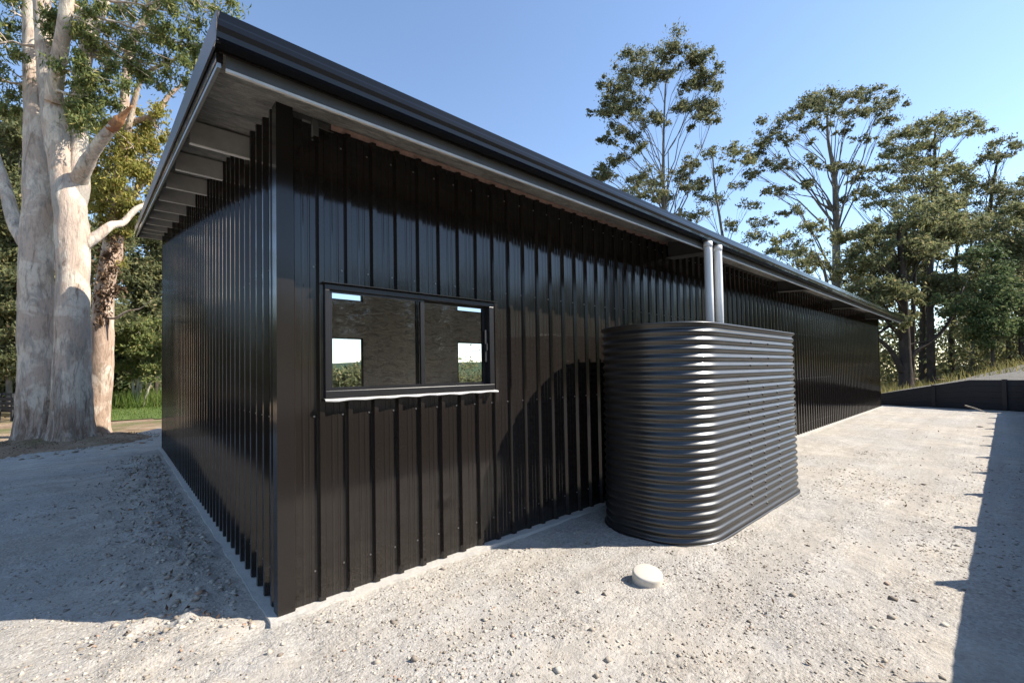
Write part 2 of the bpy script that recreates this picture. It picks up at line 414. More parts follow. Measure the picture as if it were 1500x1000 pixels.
def gz(x, y):
    h = BT.ray_cast(Vector((x, y, 50)), Vector((0, 0, -1)))
    return h[0].z if h[0] is not None else -.08

# loose stones
def stone_mesh(cfg):
    base = np.array([(1, 0, 0), (-1, 0, 0), (0, 1, 0), (0, -1, 0), (0, 0, 1), (0, 0, -1)], float)
    fc = np.array([(0, 2, 4), (2, 1, 4), (1, 3, 4), (3, 0, 4), (2, 0, 5), (1, 2, 5), (3, 1, 5), (0, 3, 5)])
    VV = []; FF = []; k = 0
    for (x, y, s) in cfg:
        A = rng.uniform(0, 2*math.pi); v = base*(1+rng.uniform(-.35, .35, (6, 1)))+rng.uniform(-.25, .25, (6, 3))
        v *= s*np.array([1, rng.uniform(.6, 1), rng.uniform(.35, .7)])
        c, q = math.cos(A), math.sin(A); v = np.c_[v[:, 0]*c-v[:, 1]*q, v[:, 0]*q+v[:, 1]*c, v[:, 2]]
        VV.append(v+np.array([x, y, pad_z(x, y)+s*.12])); FF.append(fc+k); k += 6
    return np.concatenate(VV), np.concatenate(FF)
cfg = []
def inside_build(x, y): return -.1 < x < 20 and -.1 < y < 9.3
def in_tank(x, y): return 2.7 < x < 5.8 and -1.38 < y < -.2
while len(cfg) < 21000:
    t = rng.uniform(0, 1)**1.6; d = 1.0+t*9; a = YAW+rng.uniform(-.95, .95)
    x, y = CAM[0]+d*math.cos(a), CAM[1]+d*math.sin(a)
    if y < SIDE_Y+.1 or inside_build(x, y) or in_tank(x, y): continue
    if mn.noise(Vector((x*.8, y*.8, 5)))+.5*mn.noise(Vector((x*.3, y*2.4, 1))) < rng.uniform(-.3, .45): continue
    s = .0035+.0095*rng.uniform(0, 1)**3.2+(.018*rng.uniform(0, 1) if rng.uniform() < .012 else 0)
    cfg.append((x, y, s*(1+.05*d)))
for _ in range(2800):                                  # rubble along the gable wall and under the big tree
    x, y = -.12-abs(rng.normal(.26, .22)), rng.uniform(.02, 8)
    if y < .25 and x < -.35: continue
    cfg.append((x, y, .006+.026*rng.uniform(0, 1)**3.5))
for _ in range(350):
    a = rng.uniform(0, 6.28); r = rng.uniform(.9, 2.2); cfg.append((-1.95+r*math.cos(a), 11.6+r*math.sin(a), .02+.05*rng.uniform()**2))
for (px, py, s) in [(-.13, -.35, .026), (-.05, -.3, .02), (-.1, -.42, .02), (5.1, -2.5, .022), (2.7, -2.55, .026), (2.2, -2.8, .02), (7.3, -2.4, .03), (14.5, -2.6, .06)]:
    cfg.append((px, py, s))
sv, sf = stone_mesh(cfg)
tag(place('gravel', raw_mesh('gravel', sv, sf, M_STONE)), 'loose crushed stones scattered over the pad', 'gravel', kind='stuff')

# ------------------------------------------------------------------ leaves
def leaves(C, size, aspect=.3, droop=.5, jitter=.4):
    """one diamond leaf per row of C"""
    C = np.asarray(C); n = len(C); a = rng.normal(size=(n, 3)); a[:, 2] -= droop*1.5; a /= np.linalg.norm(a, axis=1)[:, None]
    b = np.cross(a, rng.normal(size=(n, 3))); b /= np.linalg.norm(b, axis=1)[:, None]+1e-9
    L = size*(1+rng.uniform(-jitter, jitter, (n, 1))); Wd = L*aspect
    nn = np.cross(a, b)*L*.12
    V = np.stack([C-a*L*.5, C+b*Wd*.5+nn, C+a*L*.5, C-b*Wd*.5+nn], 1).reshape(-1, 3)
    return V, np.arange(4*n).reshape(n, 4)
def blob(c, r, n, flat=.75, shell=.45):
    v = rng.normal(size=(n, 3)); v /= np.linalg.norm(v, axis=1)[:, None]
    rad = np.minimum(abs(rng.normal(size=(n, 1)))*.6+.12, 1.2)
    m = v*rad*np.array([1, 1, flat])*r
    m += .22*r*np.array([mn.noise_vector(Vector(tuple((c+q)*(1.6/r)))) for q in m]) if n < 900 else 0
    return np.asarray(c)+m
def limb(mb, A, B, r0, r1, seg=6, up=.45, wob=.06, n=7, rough=0):
    A = np.array(A, float); B = np.array(B, float); d = B-A; ln = np.linalg.norm(d)
    mid = A+d*np.array([.38, .38, up+.15])+rng.normal(size=3)*ln*wob
    P = [(1-t)**2*A+2*t*(1-t)*mid+t*t*B for t in np.linspace(0, 1, n)]
    P = [p+(rng.normal(size=3)*ln*.012 if 0 < i < n-1 else 0) for i, p in enumerate(P)]
    mb.tube(P, list(np.linspace(r0, r1, n)), seg, rough)
    return P
def gum(name, label, cat, depth, trunk, clumps, leaf, barkm, nleaf=220, size=.24, spread=1.0, forks=None, group=None, aspect=.36, flat=.7, sub=5):
    """trunk: (px,py,diameter px) from the ground up; clumps: (px,py,r px) given real depth about the trunk"""
    k = depth/F_PX
    P = [W(x, y, depth) for x, y, _ in trunk]; R = [d*k/2*.62 for *_, d in trunk]
    gx, gy = P[0][0], P[0][1]; z0 = gz(gx, gy); P[0][2] = min(P[0][2], z0)-.15
    T = thing(name, label, cat, (gx, gy, z0), group)
    mb = MB(); sp = smooth_path(P, 22); rr = np.interp(np.linspace(0, len(R)-1, 22), range(len(R)), R)
    rr[0] *= 1.45; rr[1] *= 1.12
    mb.tube(sp, rr, 12, .10, 1.5)
    cs = []
    width = (max(c[0] for c in clumps)-min(c[0] for c in clumps))*k/2
    ctr = np.mean([c[0] for c in clumps])
    more = [(x+rng.normal()*r*1.1, y+abs(rng.normal())*r*.7-.2*r, r*rng.uniform(.4, .7)) for x, y, r in clumps for _ in range(2)]
    for ci, (x, y, r) in enumerate(list(clumps)+more):
        off = abs(x-ctr)*k
        dz = math.sqrt(max(.1, 1-min(.95, (off/max(width, .1))**2)))*width*spread
        c = W(x, y, depth+rng.uniform(-1, 1)*dz)
        rad = r*k*1.12
        tz = sp[:, 2]; want = c[2]-rng.uniform(.9, 2.0)*np.hypot(*(c-W(ctr, y, depth))[:2])-rad*1.2
        lo_ = np.interp((forks or .45), [0, 1], [tz[0], tz[-1]])
        i = int(np.argmin(abs(tz-max(lo_, min(want, tz[-2])))))
        br = max(min(rr[i]*.3, .085), .02)
        mini = ci >= len(clumps)
        if not mini: path = limb(mb, sp[i], c, min(br, rr[i]*.8), max(.012, br*.22), 6, .5)
        kf = min(1, (r/13)**1.6)*.85
        for _ in range(sub):
            e = c+np.clip(rng.normal(size=3), -1.25, 1.25)*rad*np.array([.75, .75, .42])
            if not mini: limb(mb, path[rng.integers(3, 6)], e, br*.3, .008, 4, .45, .05, 5)
            cs.append(blob(e, rad*rng.uniform(.5, .8), int(max(8, 2.0*nleaf*kf/(sub+1))), flat))
        cs.append(blob(c+np.array([0, 0, .1*rad]), rad, int(max(8, 2.2*nleaf*kf/(sub+1))), flat))
    mb.build('trunk', barkm, T, True)
    V, Fc = leaves(np.concatenate(cs), size, aspect)
    place('crown', raw_mesh('crown', V, Fc, leaf), T)
    return T

# ------------------------------------------------------------------ tall gums on the right
gum('gum_tree', 'tallest gum above the shed roof, narrow upright crown of fanned thin stems', 'tree', 36,
    [(975, 470, 16), (975, 380, 14), (974, 320, 12), (972, 270, 8), (972, 200, 5), (975, 120, 3)],
    [(x, y, r) for x, y, r in [(986, 70, 17), (959, 77, 15), (1014, 77, 15), (935, 89, 14), (914, 104, 14), (1022, 92, 13), (893, 127, 14), (887, 145, 12),
     (920, 124, 15), (950, 112, 15), (976, 106, 13), (1028, 112, 13), (1041, 121, 12), (890, 166, 12), (905, 160, 13), (926, 150, 13), (1007, 127, 11),
     (1034, 147, 13), (1001, 156, 12), (1046, 169, 12), (1025, 166, 12), (905, 189, 11), (893, 206, 8), (938, 174, 11), (965, 178, 9), (926, 198, 9),
     (938, 216, 10), (914, 230, 11), (890, 247, 13), (884, 260, 12), (941, 262, 15), (959, 270, 14), (1008, 240, 11), (1004, 259, 14), (1026, 268, 12), (980, 288, 13), (930, 282, 14)]],
    L_GUM, B_GREY, 320, .24, .7, .35)
gum('gum_tree', 'small sparse gum between the two tallest crowns, behind the roofline', 'tree', 37,
    [(1066, 470, 9), (1064, 400, 8), (1056, 330, 6), (1048, 280, 4), (1044, 230, 3)],
    [(1040, 222, 11), (1066, 222, 11), (1088, 217, 10), (1054, 249, 10), (1099, 236, 10), (1084, 270, 9), (1042, 292, 13), (1098, 300, 10), (1120, 322, 13), (1028, 312, 12), (1072, 330, 10), (1110, 345, 12), (1012, 318, 10)],
    L_OLIVE, B_GREY, 150, .25, .6, .3)
gum('gum_tree', 'open umbrella gum with bare forked trunk rising over the far roof end', 'tree', 40,
    [(1225, 480, 19), (1225, 400, 17), (1225, 324, 14), (1222, 254, 10), (1213, 205, 6), (1212, 160, 4)],
    [(1215, 137, 15), (1190, 147, 13), (1238, 144, 13), (1272, 137, 14), (1297, 147, 12), (1174, 156, 12), (1154, 175, 13), (1206, 163, 12), (1254, 165, 12), (1286, 161, 12),
     (1130, 194, 12), (1116, 210, 11), (1106, 229, 11), (1158, 208, 9), (1186, 182, 11), (1238, 192, 9), (1266, 203, 7), (1297, 178, 11), (1132, 238, 11), (1106, 254, 10), (1148, 242, 9),
     (1183, 236, 8), (1215, 246, 7), (1238, 242, 8), (1180, 267, 8), (1148, 280, 9), (1126, 280, 8), (1167, 308, 9)],
    L_GUM, B_GREY, 310, .25, .7, .42)
gum('gum_tree', 'dense layered gum right of the umbrella crown with dome top', 'tree', 41,
    [(1357, 540, 16), (1360, 430, 14), (1368, 324, 10), (1369, 250, 7), (1370, 190, 4)],
    [(1378, 176, 15), (1353, 182, 14), (1406, 178, 14), (1425, 191, 12), (1325, 195, 13), (1306, 210, 12), (1343, 210, 13), (1324, 220, 14), (1367, 208, 11), (1299, 229, 12), (1324, 242, 14),
     (1293, 250, 11), (1343, 236, 13), (1372, 236, 13), (1394, 248, 14), (1324, 267, 14), (1350, 262, 16), (1407, 246, 12), (1420, 261, 13), (1300, 275, 12), (1270, 285, 13), (1290, 300, 14), (1380, 270, 15), (1400, 285, 14),
     (1252, 248, 8), (1262, 262, 9), (1240, 290, 9)],
    L_OLIVE, B_DARK, 270, .26, .8, .3)
gum('gum_tree', 'leaning gum near the right edge with separate high leaf tufts', 'tree', 42,
    [(1440, 540, 13), (1442, 430, 11), (1448, 330, 8), (1455, 270, 6), (1462, 230, 4)],
    [(1465, 209, 11), (1482, 212, 11), (1440, 231, 10), (1453, 227, 10), (1474, 226, 9), (1452, 270, 13), (1436, 274, 13), (1468, 280, 13), (1494, 284, 13), (1485, 305, 15), (1510, 262, 14), (1515, 300, 16), (1425, 300, 15), (1455, 310, 16)],
    L_GUM, B_DARK, 220, .26, .8, .35)
def fill(cx, cy, rx, ry, n, r):
    out = []
    while len(out) < n:
        a, b = rng.uniform(-1, 1, 2)
        if a*a+b*b < 1: out.append((cx+a*rx, cy+b*ry, r*rng.uniform(.7, 1.25)))
    return out
gum('spreading_tree', 'vine clad multi stemmed tree with flared base beside the far shed corner', 'tree', 27,
    [(1328, 566, 30), (1326, 520, 22), (1324, 470, 20), (1322, 400, 15), (1316, 330, 9)],
    fill(1300, 365, 62, 75, 19, 17)+[(1268, 425, 18), (1262, 440, 14), (1325, 440, 14), (1318, 470, 13), (1345, 300, 20)], L_OLIVE, B_DARK, 300, .22, .8, .3)
gum('slim_tree', 'left of two dark straight trunks standing close together on the bank', 'tree', 33,
    [(1350, 553, 12), (1351, 480, 11), (1353, 400, 9), (1352, 330, 5)], fill(1345, 355, 45, 65, 12, 15), L_GUM, B_DARK, 260, .24, .9, .45)
gum('slim_tree', 'right and thicker of two dark straight trunks close together on the bank', 'tree', 31,
    [(1364, 553, 17), (1363, 480, 14), (1362, 400, 11), (1366, 330, 7)], fill(1378, 360, 50, 75, 14, 16)+[(1375, 435, 16), (1385, 425, 14)], L_OLIVE, B_DARK, 260, .24, .9, .45)
gum('slim_tree', 'short dark trunk standing alone in dry grass behind the wall', 'tree', 37,
    [(1394, 548, 14), (1394, 500, 12), (1398, 430, 9), (1402, 360, 5)], fill(1410, 385, 42, 75, 13, 16), L_OLIVE, B_DARK, 260, .25, .9, .4)
gum('slim_tree', 'slender forked young tree with dark blue green leaves in front of the wood', 'tree', 25,
    [(1453, 548, 8), (1454, 505, 6), (1451, 460, 5), (1456, 400, 3)], fill(1452, 430, 33, 62, 20, 15)+[(1478, 485, 13), (1485, 470, 11)], L_DARK, B_DARK, 250, .18, .8, .4)
gum('bushy_tree', 'leafy tree cut by the right edge of the view', 'tree', 30,
    [(1498, 545, 12), (1496, 450, 10), (1500, 350, 6)], fill(1502, 380, 42, 85, 18, 18)+[(1465, 395, 15), (1470, 410, 14)], L_OLIVE, B_DARK, 260, .23, .8, .3)
gum('bushy_tree', 'pale green low tree peeking over the far end of the roof', 'tree', 30,
    [(1215, 480, 8), (1212, 420, 7), (1195, 370, 5)], [(1150, 350, 13), (1170, 360, 15), (1190, 375, 16), (1165, 385, 15), (1210, 385, 15), (1235, 400, 15), (1185, 330, 13), (1255, 410, 15), (1245, 370, 14), (1140, 370, 12)], L_OLIVE, B_GREY, 200, .22, .6, .3)

gum('slim_tree', 'thin pale stemmed tree between the lone dark trunk and the forked young tree', 'tree', 34,
    [(1424, 546, 7), (1425, 480, 6), (1421, 400, 5), (1424, 330, 3)], fill(1424, 370, 32, 55, 9, 13), L_OLIVE, B_GREY, 170, .22, .9, .4)
gum('slim_tree', 'thin dark stemmed tree right of the forked young tree', 'tree', 33,
    [(1476, 545, 8), (1477, 480, 7), (1474, 400, 5), (1478, 330, 3)], fill(1478, 370, 30, 55, 9, 13), L_GUM, B_DARK, 170, .22, .9, .4)
# a leaning bare branch and low bough are part of the spreading tree: added as a second pass
def extra_limb(tree, pts, depth, barkm, name='branch'):
    mb = MB(); k = depth/F_PX
    P = smooth_path([W(x, y, depth) for x, y, _ in pts], 16); R = np.interp(np.linspace(0, len(pts)-1, 16), range(len(pts)), [d*k/2 for *_, d in pts])
    mb.tube(P, R, 8, .08, 2); return mb.build(name, barkm, tree, True)
sp_tree = [o for o in S.objects if o.name.startswith('spreading_tree')][0]
extra_limb(sp_tree, [(1330, 528, 8), (1345, 512, 6), (1362, 502, 5), (1380, 485, 4.5), (1395, 462, 4), (1402, 440, 3), (1412, 420, 2)], 27, B_DARK)
extra_limb(sp_tree, [(1322, 545, 9), (1312, 525, 7), (1302, 510, 6), (1285, 495, 5)], 27, B_DARK)
extra_limb(sp_tree, [(1330, 505, 4), (1350, 501, 3), (1368, 500, 3)], 27, B_DARK)
extra_limb(sp_tree, [(1324, 480, 6), (1310, 473, 4.5), (1296, 482, 4), (1280, 492, 3)], 27, B_DARK)
extra_limb(sp_tree, [(1334, 566, 10), (1336, 520, 7), (1337, 470, 6), (1340, 400, 4)], 27.6, B_DARK, 'stem')

# ------------------------------------------------------------------ big twin gum on the left
def fork_tree(name, label, parts, clumps, leaf, barkm, nleaf, size, aspect, base_px, depth, attach, orange=None):
    b = W(*base_px, depth); T = thing(name, label, 'tree', (b[0], b[1], -.05)); mb = MB(); pts = []
    for path in parts:
        P = [W(x, y, d) for x, y, _, d in path]; R = [w_*d/F_PX/2*.80 for _, _, w_, d in path]
        n = 8*len(P); sp = smooth_path(P, n); rr = np.interp(np.linspace(0, len(R)-1, n), range(len(R)), R)
        if path[0][1] > 600:
            for i in range(n):
                z = sp[i][2]; rr[i] *= 1+.22*math.exp(-max(0, z)/.25)
        mb.tube(sp, rr, 22 if R[0] > .2 else 12, .085, 2.2); pts += [tuple(p)+(r,) for p, r in zip(sp, rr)]
    pts = np.array(pts); cs = []; tw = MB()
    for (x, y, r, d) in clumps:
        c = W(x, y, d); rad = r*d/F_PX; cand = pts[pts[:, 2] < c[2]+.3]
        if not len(cand): cand = pts
        i = np.argmin(np.linalg.norm(cand[:, :3]-c, axis=1)+np.abs(cand[:, 3]-.06)*2); A = cand[i]
        br = min(A[3]*.6, .045)
        path = limb(mb, A[:3], c, br, .008, 6, .4, .1, 9)
        for _ in range(5):
            a = path[rng.integers(4, 8)]; e = c+rng.normal(size=3)*rad*.6
            limb(mb, a, e, br*.35, .004, 4, .4, .08, 6)
            cs.append(blob(e, rad*rng.uniform(.45, .7), int(nleaf/5), .8, .6))
    mb.build('trunk', barkm, T, True)
    V, Fc = leaves(np.concatenate(cs), size, aspect, .9); place('crown', raw_mesh('crown', V, Fc, leaf), T)
    return T
D = 10.4
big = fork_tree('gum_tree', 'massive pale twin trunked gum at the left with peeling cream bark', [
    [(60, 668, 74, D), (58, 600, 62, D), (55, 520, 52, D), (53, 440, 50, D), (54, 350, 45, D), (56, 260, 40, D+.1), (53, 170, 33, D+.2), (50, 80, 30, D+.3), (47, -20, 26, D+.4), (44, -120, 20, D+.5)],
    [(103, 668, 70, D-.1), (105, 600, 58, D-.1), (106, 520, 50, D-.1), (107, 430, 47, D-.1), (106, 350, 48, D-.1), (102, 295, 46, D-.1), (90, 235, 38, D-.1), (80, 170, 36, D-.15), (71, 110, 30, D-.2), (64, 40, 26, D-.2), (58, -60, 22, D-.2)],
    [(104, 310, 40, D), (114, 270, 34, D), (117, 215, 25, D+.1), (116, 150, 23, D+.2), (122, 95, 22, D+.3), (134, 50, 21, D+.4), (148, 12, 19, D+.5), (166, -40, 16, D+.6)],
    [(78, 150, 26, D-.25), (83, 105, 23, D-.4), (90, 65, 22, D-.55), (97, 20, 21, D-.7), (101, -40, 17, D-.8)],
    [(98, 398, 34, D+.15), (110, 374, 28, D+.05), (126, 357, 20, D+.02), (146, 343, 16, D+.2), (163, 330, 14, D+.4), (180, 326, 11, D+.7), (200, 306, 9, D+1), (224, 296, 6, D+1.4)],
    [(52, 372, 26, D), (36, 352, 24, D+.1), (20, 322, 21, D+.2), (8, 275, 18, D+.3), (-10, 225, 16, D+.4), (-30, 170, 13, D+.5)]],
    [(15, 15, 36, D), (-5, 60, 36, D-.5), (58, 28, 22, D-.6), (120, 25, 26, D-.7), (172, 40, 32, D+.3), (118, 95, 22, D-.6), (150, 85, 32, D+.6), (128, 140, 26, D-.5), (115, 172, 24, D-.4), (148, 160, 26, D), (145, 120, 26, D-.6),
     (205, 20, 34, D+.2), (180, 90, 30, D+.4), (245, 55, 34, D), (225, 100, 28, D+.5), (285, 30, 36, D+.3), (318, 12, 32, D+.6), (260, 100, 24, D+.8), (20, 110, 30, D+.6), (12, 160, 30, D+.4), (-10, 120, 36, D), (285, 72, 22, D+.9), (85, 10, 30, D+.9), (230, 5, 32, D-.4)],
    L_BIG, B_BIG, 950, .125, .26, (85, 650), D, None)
k = D/F_PX
mb = MB(); P = smooth_path([W(104, 296, D+.15), W(115, 266, D-.05), W(130, 234, D-.3), W(148, 207, D-.45), W(166, 185, D-.55)], 16)
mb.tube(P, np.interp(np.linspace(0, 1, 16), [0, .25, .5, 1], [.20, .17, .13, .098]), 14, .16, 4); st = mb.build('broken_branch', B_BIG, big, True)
mb = MB(); P = smooth_path([W(162, 190, D-.53), W(172, 178, D-.58), W(180, 169, D-.6), W(194, 155, D-.64)], 14)
mb.tube(P, np.interp(np.linspace(0, 1, 14), [0, .35, .7, 1], [.101, .10, .055, .012]), 12, .3, 7); st2 = mb.build('splintered_end', B_ORANGE, st, True)
st2['label'] = 'splintered orange broken end'
vine = fork_tree('flaky_tree', 'flaking pinkish trunk hung with dead creeper, behind the twin gum', [
    [(138, 650, 40, 12.4), (143, 600, 36, 12.4), (149, 520, 35, 12.4), (152, 440, 30, 12.4), (160, 380, 26, 12.4), (170, 310, 20, 12.4), (179, 220, 16, 12.4), (183, 140, 14, 12.4), (191, 70, 13, 12.4), (210, 32, 12, 12.4), (243, -8, 10, 12.4)],
    [(155, 410, 20, 12.4), (172, 380, 14, 12.5), (178, 330, 12, 12.6), (215, 250, 8, 12.8)],
    [(178, 240, 12, 12.4), (196, 150, 9, 12.2), (212, 110, 7, 12.1), (255, 88, 5, 12), (295, 70, 3, 12)],
    [(180, 180, 12, 12.4), (225, 170, 10, 12.6), (248, 140, 7, 12.8), (275, 118, 4, 13)]],
    [(165, 205, 30, 12.6), (195, 215, 30, 12), (222, 215, 28, 12.8), (185, 245, 32, 12.2), (215, 255, 30, 12.5), (165, 275, 28, 12.3), (200, 285, 32, 12.0), (225, 235, 26, 12.2), (150, 300, 22, 12.8), (180, 305, 26, 12.5), (205, 315, 22, 12.6), (160, 240, 24, 12.9), (235, 190, 22, 12.9), (195, 182, 22, 12.7), (175, 345, 18, 12.4), (150, 255, 24, 13)],
    L_YEL, B_VINE, 900, .12, .34, (140, 640), 12.4, None)
dv = np.concatenate([blob(W(x, y, 12.15), r*12.2/F_PX, 90, 1.6) for x, y, r in [(150, 452, 10), (158, 430, 13), (150, 405, 13), (165, 395, 12), (155, 375, 13), (170, 365, 12), (147, 470, 8), (162, 345, 12), (172, 425, 8), (146, 430, 9)]])
V, Fc = leaves(dv, .11, .4, 1.2); cr = place('creeper', raw_mesh('creeper', V, Fc, L_DEAD), vine); cr['label'] = 'hanging dead brown creeper'
extra_limb(vine, [(152, 462, 6), (168, 466, 4), (186, 456, 2.6), (205, 452, 1.4), (222, 440, .8)], 12.3, B_VINE)

# soil mound and bark litter under the twin gum
mc = W(85, 652, D)
mound = grid('soil_mound', np.linspace(mc[0]-2.2, mc[0]+1.7, 40), np.linspace(mc[1]-1.7, mc[1]+1.7, 36),
             lambda x, y: -.09+.27*max(0, 1-(((x-mc[0])/1.9)**2+((y-mc[1])/1.5)**2))**.8+.05*mn.noise(Vector((x*3, y*3, 2))), M_SOIL,
             lambda x, y: ((x-mc[0])/1.9)**2+((y-mc[1])/1.5)**2 < 1)
tag(mound, 'low heap of bare soil around the twin gum base', 'mound', kind='structure')
lit = []
for _ in range(900):
    a = rng.uniform(0, 6.28); r = rng.uniform(.75, 1.9); lit.append((mc[0]+r*math.cos(a), mc[1]+r*math.sin(a)*.8, .03+.2*max(0, 1-r/1.8)))
for _ in range(260): lit.append((-.12-abs(rng.normal(.3, .25)), rng.uniform(.2, 8), .03))
for _ in range(70): x = rng.uniform(1, 14); lit.append((x, rng.uniform(-3.4, -1.6), -.005))
V, Fc = leaves(np.array(lit), .04, .35, 0); V[:, 2] = np.clip(V[:, 2], -.02, .3)
tag(place('leaf_litter', raw_mesh('leaf_litter', V, Fc, L_DEAD)), 'fallen dry leaves and bark scraps on the gravel', 'leaf litter', kind='stuff')

# ------------------------------------------------------------------ trees beyond the lawn, left
gum('bushy_tree', 'dark olive tree behind the low fence at the left edge', 'tree', 19,
    [(14, 585, 12), (12, 520, 10), (6, 400, 8), (0, 250, 5)], fill(5, 330, 45, 190, 40, 24)+fill(10, 480, 40, 70, 12, 20), L_OLIVE, B_GREY, 300, .2, .6, .25)
gum('bushy_tree', 'olive green tree in the gap beside the gable wall', 'tree', 26,
    [(228, 604, 9), (229, 520, 8), (226, 430, 7), (222, 340, 4)], fill(212, 400, 34, 80, 26, 20)+[(232, 340, 16), (205, 345, 14), (240, 300, 18), (200, 470, 16), (225, 470, 18)], L_OLIVE, B_DARK, 260, .22, .7, .3)
gum('spreading_tree', 'round dark green tree low behind the lawn', 'tree', 29,
    [(192, 606, 9), (192, 570, 8), (196, 530, 6), (200, 480, 4)], fill(190, 520, 40, 62, 30, 18)+[(168, 590, 16), (160, 560, 18), (172, 540, 18)], L_DARK, B_DARK, 280, .22, .8, .3)
wt = gum('white_stemmed_tree', 'clump of thin white stems under green leaves by the lawn', 'tree', 24,
    [(203, 606, 5), (204, 580, 4.5), (208, 555, 4), (214, 520, 3)], fill(206, 505, 26, 42, 16, 14)+[(225, 540, 12), (185, 535, 12)], L_BIG, B_WHITE, 240, .18, .8, .3)
for pts in ([(199, 606, 4), (196, 580, 4), (194, 555, 3)], [(206, 606, 4), (214, 580, 3.5), (220, 560, 3)], [(201, 606, 4), (201, 575, 3.5), (203, 545, 3)]): extra_limb(wt, pts, 24, B_WHITE, 'stem')
gum('bushy_tree', 'tall olive tree filling the sky behind the twin gum', 'tree', 22,
    [(100, 600, 12), (104, 450, 10), (110, 250, 8), (112, 120, 5)], fill(70, 330, 110, 190, 60, 24), L_OLIVE, B_GREY, 240, .2, .7, .2)

# grass stuff
def tufts(name, label, pts, h, mat):
    C = np.array(pts); n = len(C); a = rng.uniform(0, 6.28, n); lean = rng.normal(size=(n, 2))*.25*h; wd = .012+.01*rng.uniform(size=n)
    hh = h*rng.uniform(.5, 1.3, n); d = np.c_[np.cos(a)*wd, np.sin(a)*wd, np.zeros(n)]; top = C+np.c_[lean, hh]
    V = np.stack([C-d, C+d, top+d*.2, top-d*.2], 1).reshape(-1, 3)
    return tag(place(name, raw_mesh(name, V, np.arange(4*n).reshape(n, 4), mat)), label, 'grass', kind='stuff')
pts = []
while len(pts) < 11000:
    x, y = rng.uniform(22, 46), rng.uniform(-16, 6)
    d = x-20.4
    if d < 3.8+1.2*mn.noise(Vector((x*.4, y*.4, 0))): continue
    pts.append((x, y, gz(x, y)-.02))
while len(pts) < 16500:
    x, y = rng.uniform(-6, 24), rng.uniform(-18, -5.2)
    if mn.noise(Vector((x*.25, y*.25, 4)))+.05*(-y-8) < rng.uniform(-.1, .5): continue
    pts.append((x, y, gz(x, y)-.02))
tufts('dry_grass', 'long yellow dry grass on top of the bank', pts, .42, L_GRASS)
pts = [(rng.uniform(-2.4, 9), rng.uniform(19.2, 33), -.06) for _ in range(9000)]
tufts('lawn_grass', 'short green lawn grass', pts, .07, L_GREEN)
pts = [(x, y, -.08) for x, y in zip(rng.uniform(-2.4, 4, 2600), rng.uniform(27, 31, 2600))]
tufts('long_grass', 'taller green grass at the back of the lawn', pts, .8, L_GREEN)

# far wood that closes every horizon
cs = []; cf = []
for i in range(700):
    az = rng.uniform(-math.pi, math.pi); dist = rng.uniform(44, 78)
    deg = math.degrees(az); h = rng.uniform(3, 13)
    if 60 < deg < 76: h = rng.uniform(.2, 1.5); dist = rng.uniform(34, 60)
    elif 49 < deg <= 60: h = rng.uniform(.2, 3.2)
    if -14 < deg < 8: h = rng.uniform(2.5, 8)
    if -112 < deg < -14: h = rng.uniform(7.5, 13.5)
    base = np.array([CAM[0]+dist*math.cos(az), CAM[1]+dist*math.sin(az), 0])
    rr_ = rng.uniform(1.8, 3.2) if h > 2 else 1.4
    seen = -22 < deg < 118
    for zz in np.arange(.6 if h > 1 else h-1, h+.1, 2.0 if not seen else 1.6):
        (cf if seen else cs).append(blob(base+np.array([rng.normal()*1.2, rng.normal()*1.2, zz]), rr_, 220 if seen else 70, .8))
for _ in range(240):
    az = math.radians(rng.uniform(60, 76)); dist = rng.uniform(26, 46)
    cf.append(blob(np.array([CAM[0]+dist*math.cos(az), CAM[1]+dist*math.sin(az), rng.uniform(-.3, 1.75)]), rng.uniform(.35, .8), 170, .8))
V1, F1 = leaves(np.concatenate(cs), .62, .5); V2, F2 = leaves(np.concatenate(cf), .34, .45)
V = np.concatenate([V1, V2]); Fc = np.concatenate([F1, F2+len(V1)])
tag(place('woodland', raw_mesh('woodland', V, Fc, L_OLIVE)), 'far wood of olive green trees closing the horizon', 'woodland', kind='stuff')
cs = []
for (az0, az1, n, d0, d1, h) in ((-17, 4, 50, 44, 66, 8), (86, 112, 60, 34, 48, 7)):
    for _ in range(n):
        az = math.radians(rng.uniform(az0, az1)); dist = rng.uniform(d0, d1)
        base = np.array([CAM[0]+dist*math.cos(az), CAM[1]+dist*math.sin(az), gz(20, -8)*(az0 < 50)])
        for zz in np.arange(.8, rng.uniform(3, h), 1.8): cs.append(blob(base+np.array([0, 0, zz]), 1.6, 230, .8))
V, Fc = leaves(np.concatenate(cs), .26, .45)
tag(place('undergrowth', raw_mesh('undergrowth', V, Fc, L_OLIVE)), 'tangled scrub under and between the far trees', 'undergrowth', kind='stuff')
X = np.linspace(-500, 1200, 70); Vh = []; 
for x in X:
    h = 25+12*mn.noise(Vector((x*.006, 1, 0)))+6*mn.noise(Vector((x*.02, 5, 0)))
    Vh += [(x, 700, -40), (x, 760, h*.7), (x, 820, h), (x, 900, -40)]
Fh = [(i*4+j, (i+1)*4+j, (i+1)*4+j+1, i*4+j+1) for i in range(len(X)-1) for j in range(3)]
tag(place('hills', raw_mesh('hills', Vh, Fh, M_HILL, True)), 'distant wooded ridge', 'hills', kind='structure')

